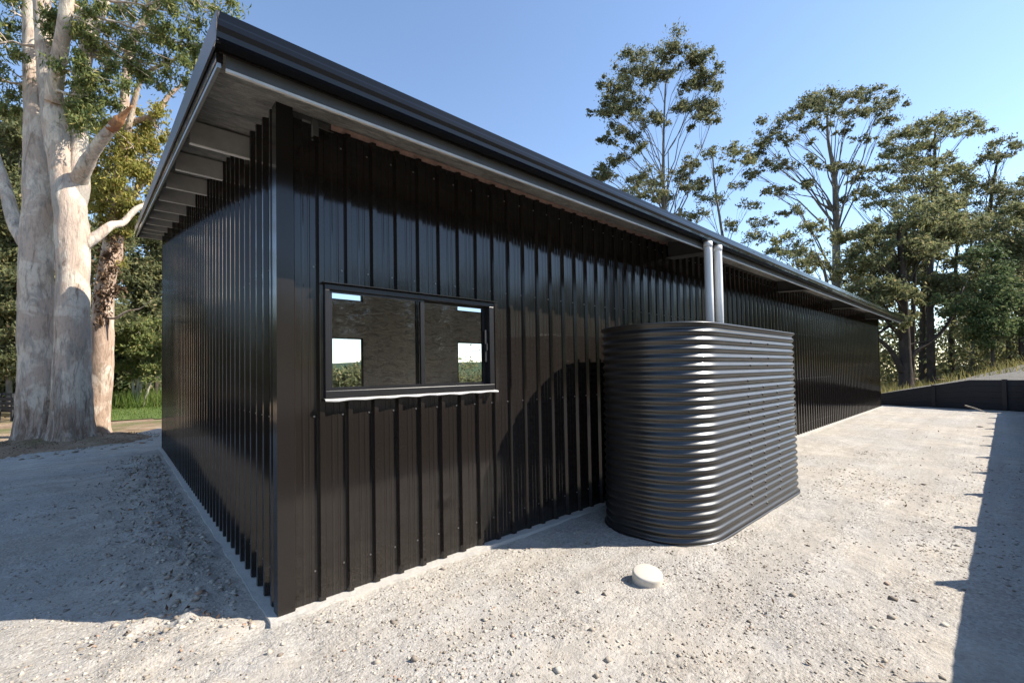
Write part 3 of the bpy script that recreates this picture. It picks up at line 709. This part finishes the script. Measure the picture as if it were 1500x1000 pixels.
# ------------------------------------------------------------------ the shed
L, WD, SL = 19.88, 9.06, .163
SHED = thing('shed', 'long black ribbed steel shed with skillion roof and sliding window', 'shed', (L/2, WD/2, 0))
PER = .1905
def rib_profile(length, start, hgt=.029):
    """(s, height) of a trapezoid-ribbed sheet"""
    out = [(0, 0)]; k = 0
    one = [(-.030, 0), (-.0155, hgt), (.0155, hgt), (.030, 0), (.066, 0), (.071, .0022), (.079, .0022), (.084, 0), (.107, 0), (.112, .0022), (.120, .0022), (.125, 0)]
    while start+k*PER < length+.1:
        for a, h in one:
            s = start+k*PER+a
            if 0 < s < length: out.append((s, h))
        k += 1
    out.append((length, 0)); return out
def ribbed(prof, fn, z0, ztop, holes=()):
    mb = MB(); cuts = sorted({e for h in holes for e in h[:2]}); P = []
    for (a, ha), (b, hb) in zip(prof, prof[1:]):
        P.append((a, ha))
        for c in cuts:
            if a < c < b: P.append((c, ha+(hb-ha)*(c-a)/(b-a)))
    P.append(prof[-1])
    for (a, ha), (b, hb) in zip(P, P[1:]):
        m = (a+b)/2; spans = [(z0, None)]
        for (s0, s1, q0, q1) in holes:
            if s0 < m < s1: spans = [(z0, q0), (q1, None)]
        for (u, v) in spans:
            va = ztop(a) if v is None else v; vb = ztop(b) if v is None else v
            mb.add([fn(a, ha, u), fn(b, hb, u), fn(b, hb, vb), fn(a, ha, va)], [(0, 1, 2, 3)])
    return mb
WX0, WX1, WZ0, WZ1 = .302, 1.745, 1.335, 2.10
R0 = .278-PER+.0; 
pr = rib_profile(L, R0)
wf = ribbed(pr, lambda s, h, z: (s, .032-h, z), .004, lambda s: 3.19, [(WX0, WX1, WZ0, WZ1)]).build('wall', M_BLACK, SHED)
pl = rib_profile(WD, .17)
wl = ribbed(pl, lambda s, h, z: (.032-h, s, z), .004, lambda s: 3.235+SL*s).build('wall', M_BLACK, SHED)
prr = rib_profile(WD, .17)
wr_ = ribbed(prr, lambda s, h, z: (L-.032+h, s, z), .004, lambda s: 3.235+SL*s).build('wall', M_BLACK, SHED)
# rear wall: lined framing with two tall openings and a highlight above each
RH = [(2.75, 4.44, 1.07, 2.50), (2.75, 4.44, 3.51, 3.74), (7.63, 9.3, 1.07, 2.50), (7.63, 9.3, 3.51, 3.74), (11.5, 16.5, .02, 3.0)]  # the wide last opening is unseen, added to let more daylight inside
def holed_wall(y0, y1, x0, x1, ztop, holes):
    mb = MB(); xs = sorted({x0, x1, *[h[0] for h in holes], *[h[1] for h in holes]})
    for a, b in zip(xs, xs[1:]):
        hs = sorted([h for h in holes if h[0] <= a and h[1] >= b], key=lambda h: h[2]); z = .004
        for h in hs+[None]:
            z1 = ztop if h is None else h[2]
            mb.box((a, y0, z), (b, y1, z1)); z = h[3] if h else z
    return mb
holed_wall(WD-.1, WD-.03, .05, L-.05, 3.2+SL*(WD-.1), RH).build('lining', M_LINER, SHED)
prb = rib_profile(L, .1)
mbk = MB()
_holes_lo = [h if h[3] < 2.9 else (h[0], h[1], h[2], 2.998) for h in RH if h[2] < 2]
mbk = ribbed(prb, lambda s, h, z: (s, WD-.012+h, z), .004, lambda s: 3.0, _holes_lo)
mbk2 = ribbed(prb, lambda s, h, z: (s, WD-.012+h, z+3.0), 0, lambda s: .27+SL*WD, [(a, b, c-3.0, d-3.0) for a, b, c, d in RH if c > 3])
mbk.add(mbk2.v, mbk2.f); mbk.build('wall', M_BLACK, SHED)
for nm, lst in (('window_frame', RH),):
    for (a, b, c, d) in lst[:4]:
        f = MB(); t_ = .035
        f.box((a+.002, WD-.09, c+.002), (a+t_, WD-.0, d-.002)); f.box((b-t_, WD-.09, c+.002), (b-.002, WD-.0, d-.002))
        f.box((a+t_, WD-.088, c+.002), (b-t_, WD-.002, c+t_)); f.box((a+t_, WD-.088, d-t_), (b-t_, WD-.002, d-.002))
        f.build(nm, M_FRAME, SHED)
# lining of the other walls, floor
MB().box((.06, .10, .006), (.10, WD-.11, 3.15)).build('lining', M_LINER, SHED)
MB().box((L-.10, .10, .006), (L-.06, WD-.11, 3.15)).build('lining', M_LINER, SHED)
# slab
def slab():
    o = MB(); n = 160; lo_, hi = -.16, .0
    def edge(p, q, nrm, n):
        out = []
        for i in range(n):
            t = i/n; x = p[0]+(q[0]-p[0])*t; y = p[1]+(q[1]-p[1])*t
            e = .012*mn.noise(Vector((x*4, y*4, 0)))+.008*mn.noise(Vector((x*15, y*15, 0)))
            out.append((x+nrm[0]*e, y+nrm[1]*e))
        return out
    a = .05; loop = edge((-a, -a), (L+a, -a), (0, -1), 300)+edge((L+a, -a), (L+a, WD+a), (1, 0), 60)+edge((L+a, WD+a), (-a, WD+a), (0, 1), 100)+edge((-a, WD+a), (-a, -a), (-1, 0), 160)
    o.prism(loop, lambda x, y: (x, y, lo_), lambda x, y: (x, y, hi)); return o
slab().build('slab', M_CONC, SHED)
# corner trims
def angle(x, y, sx, sy, z1, wx=.10, wy=.075):
    mb = MB(); t = .0025; q = .0
    loop = [(x-sx*q, y-sy*q), (x+sx*wx, y-sy*q), (x+sx*wx, y-sy*(q-t)), (x-sx*(q-t), y-sy*(q-t)), (x-sx*(q-t), y+sy*wy), (x-sx*q, y+sy*wy)]
    mb.prism(loop, lambda a, b: (a, b, -.008), lambda a, b: (a, b, z1)); return mb
angle(0, 0, 1, 1, 3.24, .10, .095).build('corner_trim', M_TRIM, SHED)
angle(L, 0, -1, 1, 3.25, .06, .06).build('corner_trim', M_TRIM, SHED)
angle(0, WD, 1, -1, 4.6).build('corner_trim', M_TRIM, SHED)
# ragged pale pink strip along the wall head
mb = MB(); n = 120; loop = []
for i in range(n):
    x = .36+i*(5.2-.36)/(n-1); loop.append((x, 3.175+.012*mn.noise(Vector((x*5, 0, 0)))+.01*mn.noise(Vector((x*17, 0, 0)))))
loop += [(5.2, 3.235), (.36, 3.235)]
mb.prism(loop[::-1], lambda x, z: (x, .036, z), lambda x, z: (x, .06, z)); mb.build('pink_strip', M_PINK, SHED)
MB().box((5.2, .036, 3.19), (L-.04, .06, 3.235)).build('wall_plate', M_GREY, SHED)
MB().box((.04, .036, 3.19), (.36, .06, 3.235)).build('wall_plate', M_GREY, SHED)

# screws
def screw_mesh():
    mb = MB(); n = 8
    for r0, z0, r1, z1 in ((.007, 0, .007, .002), (.005, .002, .0043, .006)):
        V = [(r0*math.cos(2*math.pi*i/n), -z0, r0*math.sin(2*math.pi*i/n)) for i in range(n)]+[(r1*math.cos(2*math.pi*i/n), -z1, r1*math.sin(2*math.pi*i/n)) for i in range(n)]
        mb.add(V, [(i, (i+1) % n, n+(i+1) % n, n+i) for i in range(n)]+[tuple(range(n, 2*n))])
    return mb
SM = raw_mesh('screw', screw_mesh().v, screw_mesh().f, M_SCREW)
proto = None; rest = MB()
ribs = [R0+i*PER for i in range(104)]
for i, x in enumerate(ribs):
    for z in (.2, 1.215, 2.215, 3.08):
        xs = x-.045
        if xs < .02 or xs > L-.05 or (WX0-.02 < xs < WX1+.02 and WZ0-.05 < z < WZ1+.05): continue
        if i < 25:
            o = bpy.data.objects.new('screw', SM) if proto is None else proto.copy(); proto = proto or o
            COL.objects.link(o); o.parent = wf; o.location = (xs, .0318, z)
        elif i < 70:
            rest.add([(a+xs, b+.0318, c+z) for a, b, c in SM_V] if False else [(v[0]+xs, v[1]+.0318, v[2]+z) for v in screw_mesh().v], screw_mesh().f)
ro = rest.build('screws', M_SCREW, wf); ro['kind'] = 'stuff'
ls = None
for i in range(14):
    for z in (.2, 1.215, 2.215):
        o = bpy.data.objects.new('screw', SM) if ls is None else ls.copy(); ls = ls or o
        COL.objects.link(o); o.parent = wl; o.location = (.0318, .17+i*PER-.045, z); o.rotation_euler = (0, 0, -math.pi/2)

# roof
RX0, RX1, RY0, RY1 = -.40, 19.97, -.665, 10.0
def rz(y): return 3.25+SL*y
ROOF = None
ADDED_SKYL = ((5.0, 6.9), (8.4, 10.3), (12.2, 14.1))  # unseen roof openings, added so sun brightens the shed interior
pf = rib_profile(RX1-RX0, .08)
pf = sorted(pf+[(e-RX0, 0) for q in ADDED_SKYL for e in q])
pf = [(a, np.interp(a, [p[0] for p in rib_profile(RX1-RX0, .08)], [p[1] for p in rib_profile(RX1-RX0, .08)])) for a, _ in pf]
mb = MB()
for (a, ha), (b, hb) in zip(pf, pf[1:]):
    for (ya_, yb_) in (((RY0, 1.0), (6.0, RY1)) if any(q0-.001 < RX0+(a+b)/2 < q1+.001 for q0, q1 in ADDED_SKYL) else ((RY0, RY1),)):
      mb.add([(RX0+a, ya_, rz(ya_)-.004+ha*.6), (RX0+b, ya_, rz(ya_)-.004+hb*.6), (RX0+b, yb_, rz(yb_)-.004+hb*.6), (RX0+a, yb_, rz(yb_)-.004+ha*.6)], [(0, 1, 2, 3)])
    continue
    mb.add([(RX0+a, RY0, rz(RY0)-.004+ha*.6), (RX0+b, RY0, rz(RY0)-.004+hb*.6), (RX0+b, RY1, rz(RY1)-.004+hb*.6), (RX0+a, RY1, rz(RY1)-.004+ha*.6)], [(0, 1, 2, 3)])
ROOF = mb.build('roof', M_BLACK, SHED)
mb = MB(); nx, ny = 160, 50; V = []
for j in range(ny+1):
    for i in range(nx+1):
        x = RX0+.01+(RX1-RX0-.02)*i/nx; y = RY0+.03+(RY1-RY0-.06)*j/ny
        V.append((x, y, rz(y)-.012-.012*abs(mn.noise(Vector((x*2, y*6, 0))))))
mb.add(V, [(j*(nx+1)+i, j*(nx+1)+i+1, (j+1)*(nx+1)+i+1, (j+1)*(nx+1)+i) for j in range(ny) for i in range(nx) if not (1.0 < RY0+.03+(RY1-RY0-.06)*(j+.5)/ny < 6.0 and any(q0 < RX0+(RX1-RX0)*(i+.5)/nx < q1 for q0, q1 in ADDED_SKYL))])
mb.build('blanket', M_SOFFIT, ROOF, True)
for q0, q1 in ADDED_SKYL:
    mb = MB(); mb.add([(x, y, rz(y)+.03) for x, y in ((q0-.05, .95), (q1+.05, .95), (q1+.05, 6.05), (q0-.05, 6.05))], [(0, 1, 2, 3)]); mb.build('added_skylight', M_GLASS, ROOF)
def cpurlin(depth=.165, fl=.062, lip=.018, t=.004):
    """C section, web on the low side, open up-slope; loop in (y, z), top at z = 0"""
    return [(0, 0), (fl, 0), (fl, -lip), (fl-t, -lip), (fl-t, -t), (t, -t), (t, -depth+t), (fl-t, -depth+t), (fl-t, -depth+lip), (fl, -depth+lip), (fl, -depth), (0, -depth)]
pm = MB(); c = cpurlin(); x0, x1 = RX0+.045, RX1-.03
pm.prism([p for p in c][::-1], lambda y, z: (x0, y, z+SL*y), lambda y, z: (x1, y, z+SL*y))
PM = raw_mesh('purlin', pm.v, pm.f, M_WEB)
lm_ = MB(); lm_.prism([(-.002, -.163), (-.002, -.1685), (.058, -.1685), (.058, -.1655), (-.0005, -.1655), (-.0005, -.163)], lambda y, z: (x0, y, z+SL*y), lambda y, z: (x1, y, z+SL*y))
LIP = raw_mesh('flange_lip', lm_.v, lm_.f, M_LIP)
pur = None
for y in [.86, 1.87, 2.86, 3.84, 4.84, 5.84, 6.84, 7.84, 8.6, 9.9]:
    o = bpy.data.objects.new('purlin', PM) if pur is None else pur.copy(); pur = pur or o
    COL.objects.link(o); o.parent = ROOF; o.location = (0, y, rz(y)-.027)
    l = bpy.data.objects.new('flange_lip', LIP) ; COL.objects.link(l); l.parent = o
# bright folded lip under the eaves purlin and under the verge
MB().box((RX0+.03, -.622, rz(-.62)-.195), (RX1-.03, -.614, rz(-.62)-.022)).build('eave_plate', M_GREY, ROOF)
MB().box((RX0+.03, -.6235, rz(-.62)-.209), (RX1-.03, -.607, rz(-.62)-.1955)).build('eave_lip', M_PURL, ROOF)
# barge: folded capping with a dark recess and a pale steel angle under it
def slope_strip(x0, x1, y0, y1, za, zb):
    mb = MB(); mb.add([(x, y, rz(y)+z) for x in (x0, x1) for y in (y0, y1) for z in (za, zb)], [(0, 1, 3, 2), (4, 6, 7, 5), (0, 4, 5, 1), (2, 3, 7, 6), (0, 2, 6, 4), (1, 5, 7, 3)]); return mb
slope_strip(RX0-.022, RX0-.012, RY0-.045, RY1+.02, -.115, .022).build('barge_capping', M_BARGE, ROOF)
slope_strip(RX0-.012, RX0+.10, RY0+.005, RY1+.02, .028, .036).build('barge_capping', M_BARGE, ROOF)
slope_strip(RX0-.008, RX0+.02, RY0+.05, RY1, -.175, -.012).build('barge_board', M_BLACK, ROOF)
slope_strip(RX0-.004, RX0+.012, RY0+.05, RY1-.01, -.200, -.178).build('barge_angle', M_GALV, ROOF)
slope_strip(RX1-.02, RX1+.005, RY0-.05, RY1+.02, -.12, .055).build('barge_capping', M_BARGE, ROOF)
MB().add([(x, y, rz(RY1)+z) for x in (RX0-.02, RX1) for y in (RY1, RY1+.03) for z in (-.2, .055)], [(0, 1, 3, 2), (4, 6, 7, 5), (0, 4, 5, 1), (2, 3, 7, 6), (0, 2, 6, 4), (1, 5, 7, 3)]).build('fascia', M_TRIM, ROOF)
# fascia and gutter
MB().box((RX0-.008, -.700, 3.150), (RX1-.022, -.640, 3.1645)).box((RX0-.008, -.700, 3.128), (RX1-.022, -.696, 3.150)).build('eave_flashing', M_GUT, ROOF)
MB().box((RX0+.002, -.640, 3.012), (RX1-.022, -.628, 3.130)).build('fascia', M_BLACK, SHED)
gl_ = [(-.642, 3.118), (-.642, 3.028), (-.650, 3.018), (-.705, 3.018), (-.716, 3.030), (-.719, 3.055), (-.729, 3.078), (-.729, 3.102), (-.724, 3.112), (-.713, 3.112),
       (-.710, 3.106), (-.714, 3.102), (-.719, 3.104), (-.724, 3.098), (-.724, 3.080), (-.714, 3.056), (-.711, 3.034), (-.704, 3.026), (-.651, 3.026), (-.648, 3.032), (-.648, 3.118)]
mb = MB(); mb.prism(gl_, lambda y, z: (RX0-.018, y, z), lambda y, z: (RX1, y, z))
for xx in (RX0-.021, RX1):
    cap = [(-.642, 3.118), (-.642, 3.026), (-.650, 3.016), (-.705, 3.016), (-.718, 3.028), (-.721, 3.055), (-.731, 3.078), (-.731, 3.114)]
    mb.prism(cap, lambda y, z, xx=xx: (xx, y, z), lambda y, z, xx=xx: (xx+.003, y, z))
gut = mb.build('gutter', M_GUT, SHED)
# eave brackets: rafter ends that stick out under the blanket
for i, x in enumerate((4.92, 9.3, 13.5, 17.7)):
    mb = MB(); lp = [(-.55, 2.985), (.01, 3.02), (.01, 3.25), (-.55, 3.17)]
    mb.prism(lp, lambda y, z: (x, y, z), lambda y, z: (x+.075, y, z))
    mb.prism([(-.55, 2.975), (.01, 3.01), (.01, 3.018), (-.55, 2.983)], lambda y, z: (x-.06, y, z), lambda y, z: (x+.14, y, z))
    mb.build('rafter_end', M_GREY, SHED)
mb = MB(); ang = [(-.02, -.02), (.02, -.02), (.02, -.014), (-.014, -.014), (-.014, .02), (-.02, .02)]
mb.prism(ang, lambda a, b: (.34+a, -.01, 3.17+b), lambda a, b: (.135+a, -.31, 3.015+b))
mb.prism([(p[0]*.8, p[1]*.8) for p in ang], lambda a, b: (.14+a, -.305+b, 2.93), lambda a, b: (.14+a, -.305+b, 3.02))
mb.prism([(-.03, -.012), (.03, -.012), (.03, .012), (-.03, .012)], lambda a, b: (.10+a, -.30+b, 3.008), lambda a, b: (.10+a, -.30+b, 3.016))
mb.build('eave_bracket', M_GREY, SHED)

# sliding window
win = MB(); x0, x1, z0, z1 = WX0, WX1, WZ0, WZ1; ya, yb = -.022, .085
win.box((x0-.012, ya, z1-.034), (x1+.012, yb, z1+.004)); win.box((x0-.012, ya, z0), (x1+.012, yb, z0+.048))
win.box((x0-.012, ya+.002, z0+.048), (x0+.020, yb-.002, z1-.034)); win.box((x1-.04, ya+.002, z0+.048), (x1+.012, yb-.002, z1-.034))
WIN = win.build('window', M_FRAME, SHED, False, .004)
xm = 1.035
for (a, b, y) in ((x0+.021, xm+.025, .008), (xm-.025, x1-.041, .046)):
    s = MB(); t_ = .020; zz0, zz1 = z0+.049, z1-.035
    s.box((a, y-.012, zz0), (a+t_, y+.012, zz1)); s.box((b-t_-.014, y-.012, zz0), (b, y+.012, zz1))
    s.box((a+t_, y-.011, zz0), (b-t_-.014, y+.011, zz0+.022)); s.box((a+t_, y-.011, zz1-.014), (b-t_-.014, y+.011, zz1))
    so = s.build('sash', M_FRAME, WIN)
    MB().box((a+t_-.004, y-.003, zz0+.018), (b-t_-.010, y+.003, zz1-.010)).build('pane', M_GLASS, so)
lt = MB().box((x1-.075, .002, 1.58), (x1-.052, .014, 1.86)).box((x1-.07, -.012, 1.68), (x1-.058, .002, 1.74)).build('latch', M_RIVET, WIN)
mb = MB(); V = []; n = 60
for i in range(n+1):
    x = x0-.02+(x1-x0+.05)*i/n; wv = .006*mn.noise(Vector((x*4, 3, 0)))+.0035*math.sin(x*31)
    V += [(x, -.0, z0-.002), (x, -.040+wv, z0-.008+wv*.5), (x, -.046+wv, z0-.020+wv*.8), (x, -.040+wv, z0-.024+wv*.8)]
mb.add(V, [(i*4+j, i*4+j+1, (i+1)*4+j+1, (i+1)*4+j) for i in range(n) for j in range(3)]); mb.build('sill_flashing', M_FLASH, WIN, True)
MB().box((x0-.03, -.05, z1+.006), (x1+.03, .0, z1+.012)).build('head_flashing', M_TRIM, WIN)

# downpipes
for x in (4.60, 4.875):
    mb = MB(); mb.tube([(x, -.680, 3.016), (x, -.680, 2.9), (x, -.68, 2.4), (x+.005, -.675, 1.80)], [.048]*4, 20)
    mb.tube([(x, -.680, 3.018), (x, -.680, 2.95)], [.053]*2, 20); mb.build('downpipe', M_PVC, SHED, True)
    e = S.objects[-1]
    e = None

# ------------------------------------------------------------------ water tank
TX0, TX1, TY0, TY1, TR, TH = 2.725, 5.80, -1.345, -.22, .50, 1.885
TANK = thing('water_tank', 'black corrugated steel slimline rainwater tank with rounded ends against the shed', 'water tank', ((TX0+TX1)/2, (TY0+TY1)/2, 0))
def rr_loop(off=0, na=14):
    out = []
    for cx_, cy_, a0 in ((TX0+TR, TY0+TR, 180), (TX1-TR, TY0+TR, 270), (TX1-TR, TY1-TR, 0), (TX0+TR, TY1-TR, 90)):
        for i in range(na+1):
            a = math.radians(a0+90*i/na); out.append((cx_+(TR+off)*math.cos(a), cy_+(TR+off)*math.sin(a)))
        # straight runs between the corners
    res = []
    for i, p in enumerate(out):
        q = out[(i+1) % len(out)]; res.append(p)
        d = math.hypot(q[0]-p[0], q[1]-p[1])
        if d > .2:
            m = int(d/.1)
            res += [(p[0]+(q[0]-p[0])*j/m, p[1]+(q[1]-p[1])*j/m) for j in range(1, m)]
    return res
V = []; Fc = []; rows = []
PITCH_T = TH/25.0
zs = np.linspace(-.03, TH, 25*9+1); n = len(rr_loop())
for z in zs:
    o_ = -.011+.011*math.cos(2*math.pi*z/PITCH_T)
    if z > TH-.02: o_ = -.002
    L_ = rr_loop(o_)
    dent = .0025
    V += [(x+dent*mn.noise(Vector((x*2.5, y*2.5, z*1.5))), y+dent*mn.noise(Vector((x*2.5, y*2.5, z*1.5+9))), z) for x, y in L_]
for j in range(len(zs)-1):
    for i in range(n): Fc.append((j*n+i, j*n+(i+1) % n, (j+1)*n+(i+1) % n, (j+1)*n+i))
shell = place('shell', raw_mesh('shell', V, Fc, M_TANK, True), TANK)
mb = MB(); lo2 = rr_loop(-.03)
mb.add([(x, y, TH-.03) for x, y in lo2], [tuple(range(len(lo2)))]); mb.build('lid', M_TANK, TANK)
mb = MB(); rl = rr_loop(.0)
P = rl+[rl[0]]
mb.tube([(x, y, TH) for x, y in P], [.011]*len(P), 8, cap=False); mb.build('rim', M_TANK, TANK, True)
mb = MB(); P = [(x, y, -.022) for x, y in rr_loop(.002)]; P.append(P[0]); mb.tube(P, [.014]*len(P), 8, cap=False); mb.build('base_ring', M_TANK, TANK, True)
rv = MB(); n_ = 8
V = [(.016*math.cos(2*math.pi*i/n_), 0, .016*math.sin(2*math.pi*i/n_)) for i in range(n_)]+[(.009*math.cos(2*math.pi*i/n_), -.008, .009*math.sin(2*math.pi*i/n_)) for i in range(n_)]
rv.add(V, [(i, (i+1) % n_, n_+(i+1) % n_, n_+i) for i in range(n_)]+[tuple(range(n_, 2*n_))]); RV = raw_mesh('rivet', rv.v, rv.f, M_RIVET); r0 = None
for (x, ks) in ((3.90, range(2, 19, 1)), (4.28, range(1, 18, 1)), (4.72, range(2, 18, 1)), (3.98, (20, 21, 23)), (4.45, (20, 21, 23))):
    for kk in ks:
        z = TH-PITCH_T*(25-kk)
        o = bpy.data.objects.new('rivet', RV) if r0 is None else r0.copy(); r0 = r0 or o
        COL.objects.link(o); o.parent = shell; o.location = (x+.03*((kk % 2)), TY0-.0005, z)

# ------------------------------------------------------------------ capped drain riser
cx_, cy_ = 2.085, -1.29
CAP = thing('drain_cap', 'cream plastic pipe cap poking out of the gravel before the tank', 'pipe cap', (cx_, cy_, -.02))
def lathe(prof, n=32, tilt=(0, 0), base=(0, 0, 0)):
    V = [(r*math.cos(2*math.pi*i/n), r*math.sin(2*math.pi*i/n), z) for r, z in prof for i in range(n)]
    Fc = [(j*n+i, j*n+(i+1) % n, (j+1)*n+(i+1) % n, (j+1)*n+i) for j in range(len(prof)-1) for i in range(n)]+[tuple((len(prof)-1)*n+i for i in range(n))]
    V = [(x+z*tilt[0]+base[0], y+z*tilt[1]+base[1], z-x*tilt[0]-y*tilt[1]+base[2]) for x, y, z in V]
    return MB().add(V, Fc)
lathe([(.104, -.05), (.105, .046), (.1035, .056), (.0985, .063), (.091, .066), (.04, .067), (.01, .067)], 40, (-.10, -.14), (cx_, cy_, -.018)).build('cap', M_CAP, CAP, True)
lathe([(.097, -.12), (.097, -.03), (.09, -.03)], 28, (-.06, -.12), (cx_, cy_, -.018)).build('pipe', M_PVC, CAP, True)

# ------------------------------------------------------------------ sleeper walls
RW = thing('retaining_wall', 'low black sleeper wall across the far end of the pad', 'retaining wall', (20.3, -1.8, 0))
fp = FARW[1:4]+[(19.95, SIDE_Y+.02, .955)]
for a, b in zip(fp, fp[1:]):
    d = np.array([b[0]-a[0], b[1]-a[1]]); d /= np.hypot(*d); nrm = np.array([-d[1], d[0]])
    rows_ = 5; 
    mb = MB()
    for r in range(rows_):
        za0, zb0 = a[2]*r/rows_-.04*(r == 0), b[2]*r/rows_-.04*(r == 0); za1, zb1 = a[2]*(r+1)/rows_-.004, b[2]*(r+1)/rows_-.004
        o1 = nrm*(.08+.004*(r % 2)); A = np.array(a[:2]); B = np.array(b[:2])
        mb.add([(*A, za0), (*B, zb0), (*(B+o1), zb0), (*(A+o1), za0), (*A, za1), (*B, zb1), (*(B+o1), zb1), (*(A+o1), za1)],
               [(0, 3, 2, 1), (4, 5, 6, 7), (0, 1, 5, 4), (1, 2, 6, 5), (2, 3, 7, 6), (3, 0, 4, 7)])
    mb.build('sleepers', M_TIMBER, RW)
def hpost(x, y, dx, dy, z1):
    mb = MB(); u = np.array([dx, dy]); v = np.array([-dy, dx]); c_ = np.array([x, y])
    def q(a, b): p = c_+u*a+v*b; return p
    lp = [(-.05, -.06), (.05, -.06), (.05, -.052), (.006, -.052), (.006, .052), (.05, .052), (.05, .06), (-.05, .06), (-.05, .052), (-.006, .052), (-.006, -.052), (-.05, -.052)]
    mb.prism(lp, lambda a, b: (*q(a, b), -.1), lambda a, b: (*q(a, b), z1)); return mb
hpost(20.55, -1.34, .29, -.957 if False else .957, .76).build('post', M_POST, RW)
hpost(20.07, -3.0, .26, .965, .97).build('post', M_POST, RW)
SW = thing('retaining_wall', 'long black sleeper wall with steel posts along the right of the pad', 'retaining wall', (6, SIDE_Y, 0))
mb = MB()
for r in range(5): mb.box((-8.5, SIDE_Y-.085-.004*(r % 2), .19*r-.06*(r == 0)), (19.88, SIDE_Y-.005, .19*(r+1)-.004))
mb.build('sleepers', M_TIMBER, SW)
pp = None
for i in range(-7, 11):
    x = 4.37+1.52*i
    o = hpost(0, SIDE_Y+.0, 1, 0, 1.05) if pp is None else None
    if pp is None: pp = o.build('post', M_POST, SW); base = pp.location.copy(); q = pp
    else: q = pp.copy(); COL.objects.link(q); q.parent = SW
    q.location = base+Vector((x, 0, 0))
# a stick lying at the wall foot
mb = MB(); mb.tube(smooth_path([(19.3, -2.15, .16), (18.9, -2.4, .10), (18.5, -2.62, .02)], 8), [.02, .02, .018, .018, .016, .015, .013, .01], 8, .15, 8)
tag(mb.build('stick', B_WHITE, None, True), 'pale bare stick leaning at the foot of the sleeper wall', 'stick')

# ------------------------------------------------------------------ low fence and log rail, far left
fd = 17.0
FA = W(-130, 600, fd+3); FB = W(42, 600, fd)
FN = thing('fence', 'low dark timber rail fence beyond the twin gum', 'fence', (FB[0], FB[1], -.05))
A = np.array(FA[:2]); B = np.array(FB[:2]); dv_ = (A-B); ln = np.hypot(*dv_); dv_ /= ln; nv = np.array([-dv_[1], dv_[0]])
def fbox(t0, t1, o0, o1, z0, z1):
    p = [B+dv_*t+nv*o for t, o in ((t0, o0), (t1, o0), (t1, o1), (t0, o1))]
    return MB().add([(*q, z) for z in (z0, z1) for q in p], [(0, 3, 2, 1), (4, 5, 6, 7), (0, 1, 5, 4), (1, 2, 6, 5), (2, 3, 7, 6), (3, 0, 4, 7)])
for t in np.arange(0, ln, 1.0): fbox(t, t+.11, -.05, .05, -.15, .98).build('post', M_TIMBER, FN)
for z in (.9, .24): fbox(-.05, ln, -.09, -.052, z, z+.1).build('rail', M_TIMBER, FN)
mb = MB()
for q in np.arange(.36, .86, .17): b_ = fbox(.0, ln, .052, .07, q, q+.13); mb.add(b_.v, b_.f)
mb.build('boards', M_TIMBER, FN)
lg = thing('log', 'yellowish weathered log rail lying along the fence foot', 'log', (FB[0], FB[1]-.3, 0))
mb = MB(); p0 = B+dv_*-.1-nv*.35; p1 = B+dv_*ln-nv*.35
mb.tube([(*(p0+(p1-p0)*t), .12+.01*math.sin(t*30)) for t in np.linspace(0, 1, 20)], [.11]*20, 12, .08, 4); mb.build('log_body', M_RAIL, lg, True)

# ------------------------------------------------------------------ pale outbuilding among the far trees
ob = W(1389, 548, 46); oz = gz(ob[0], ob[1])
OB = thing('outbuilding', 'tiny pale outbuilding glimpsed between dark trunks', 'outbuilding', (ob[0], ob[1], oz))
mb = MB(); X0, Y0 = ob[0], ob[1]
mb.box((X0, Y0-1.3, oz), (X0+2, Y0+1.3, oz+1.2)); mb.build('wall', M_SHED2, OB)
mb = MB(); mb.prism([(-1.5, 1.2), (1.5, 1.2), (0, 1.7)], lambda y, z: (X0-.15, Y0+y, oz+z), lambda y, z: (X0+2.15, Y0+y, oz+z)); mb.build('roof', M_BARGE, OB)
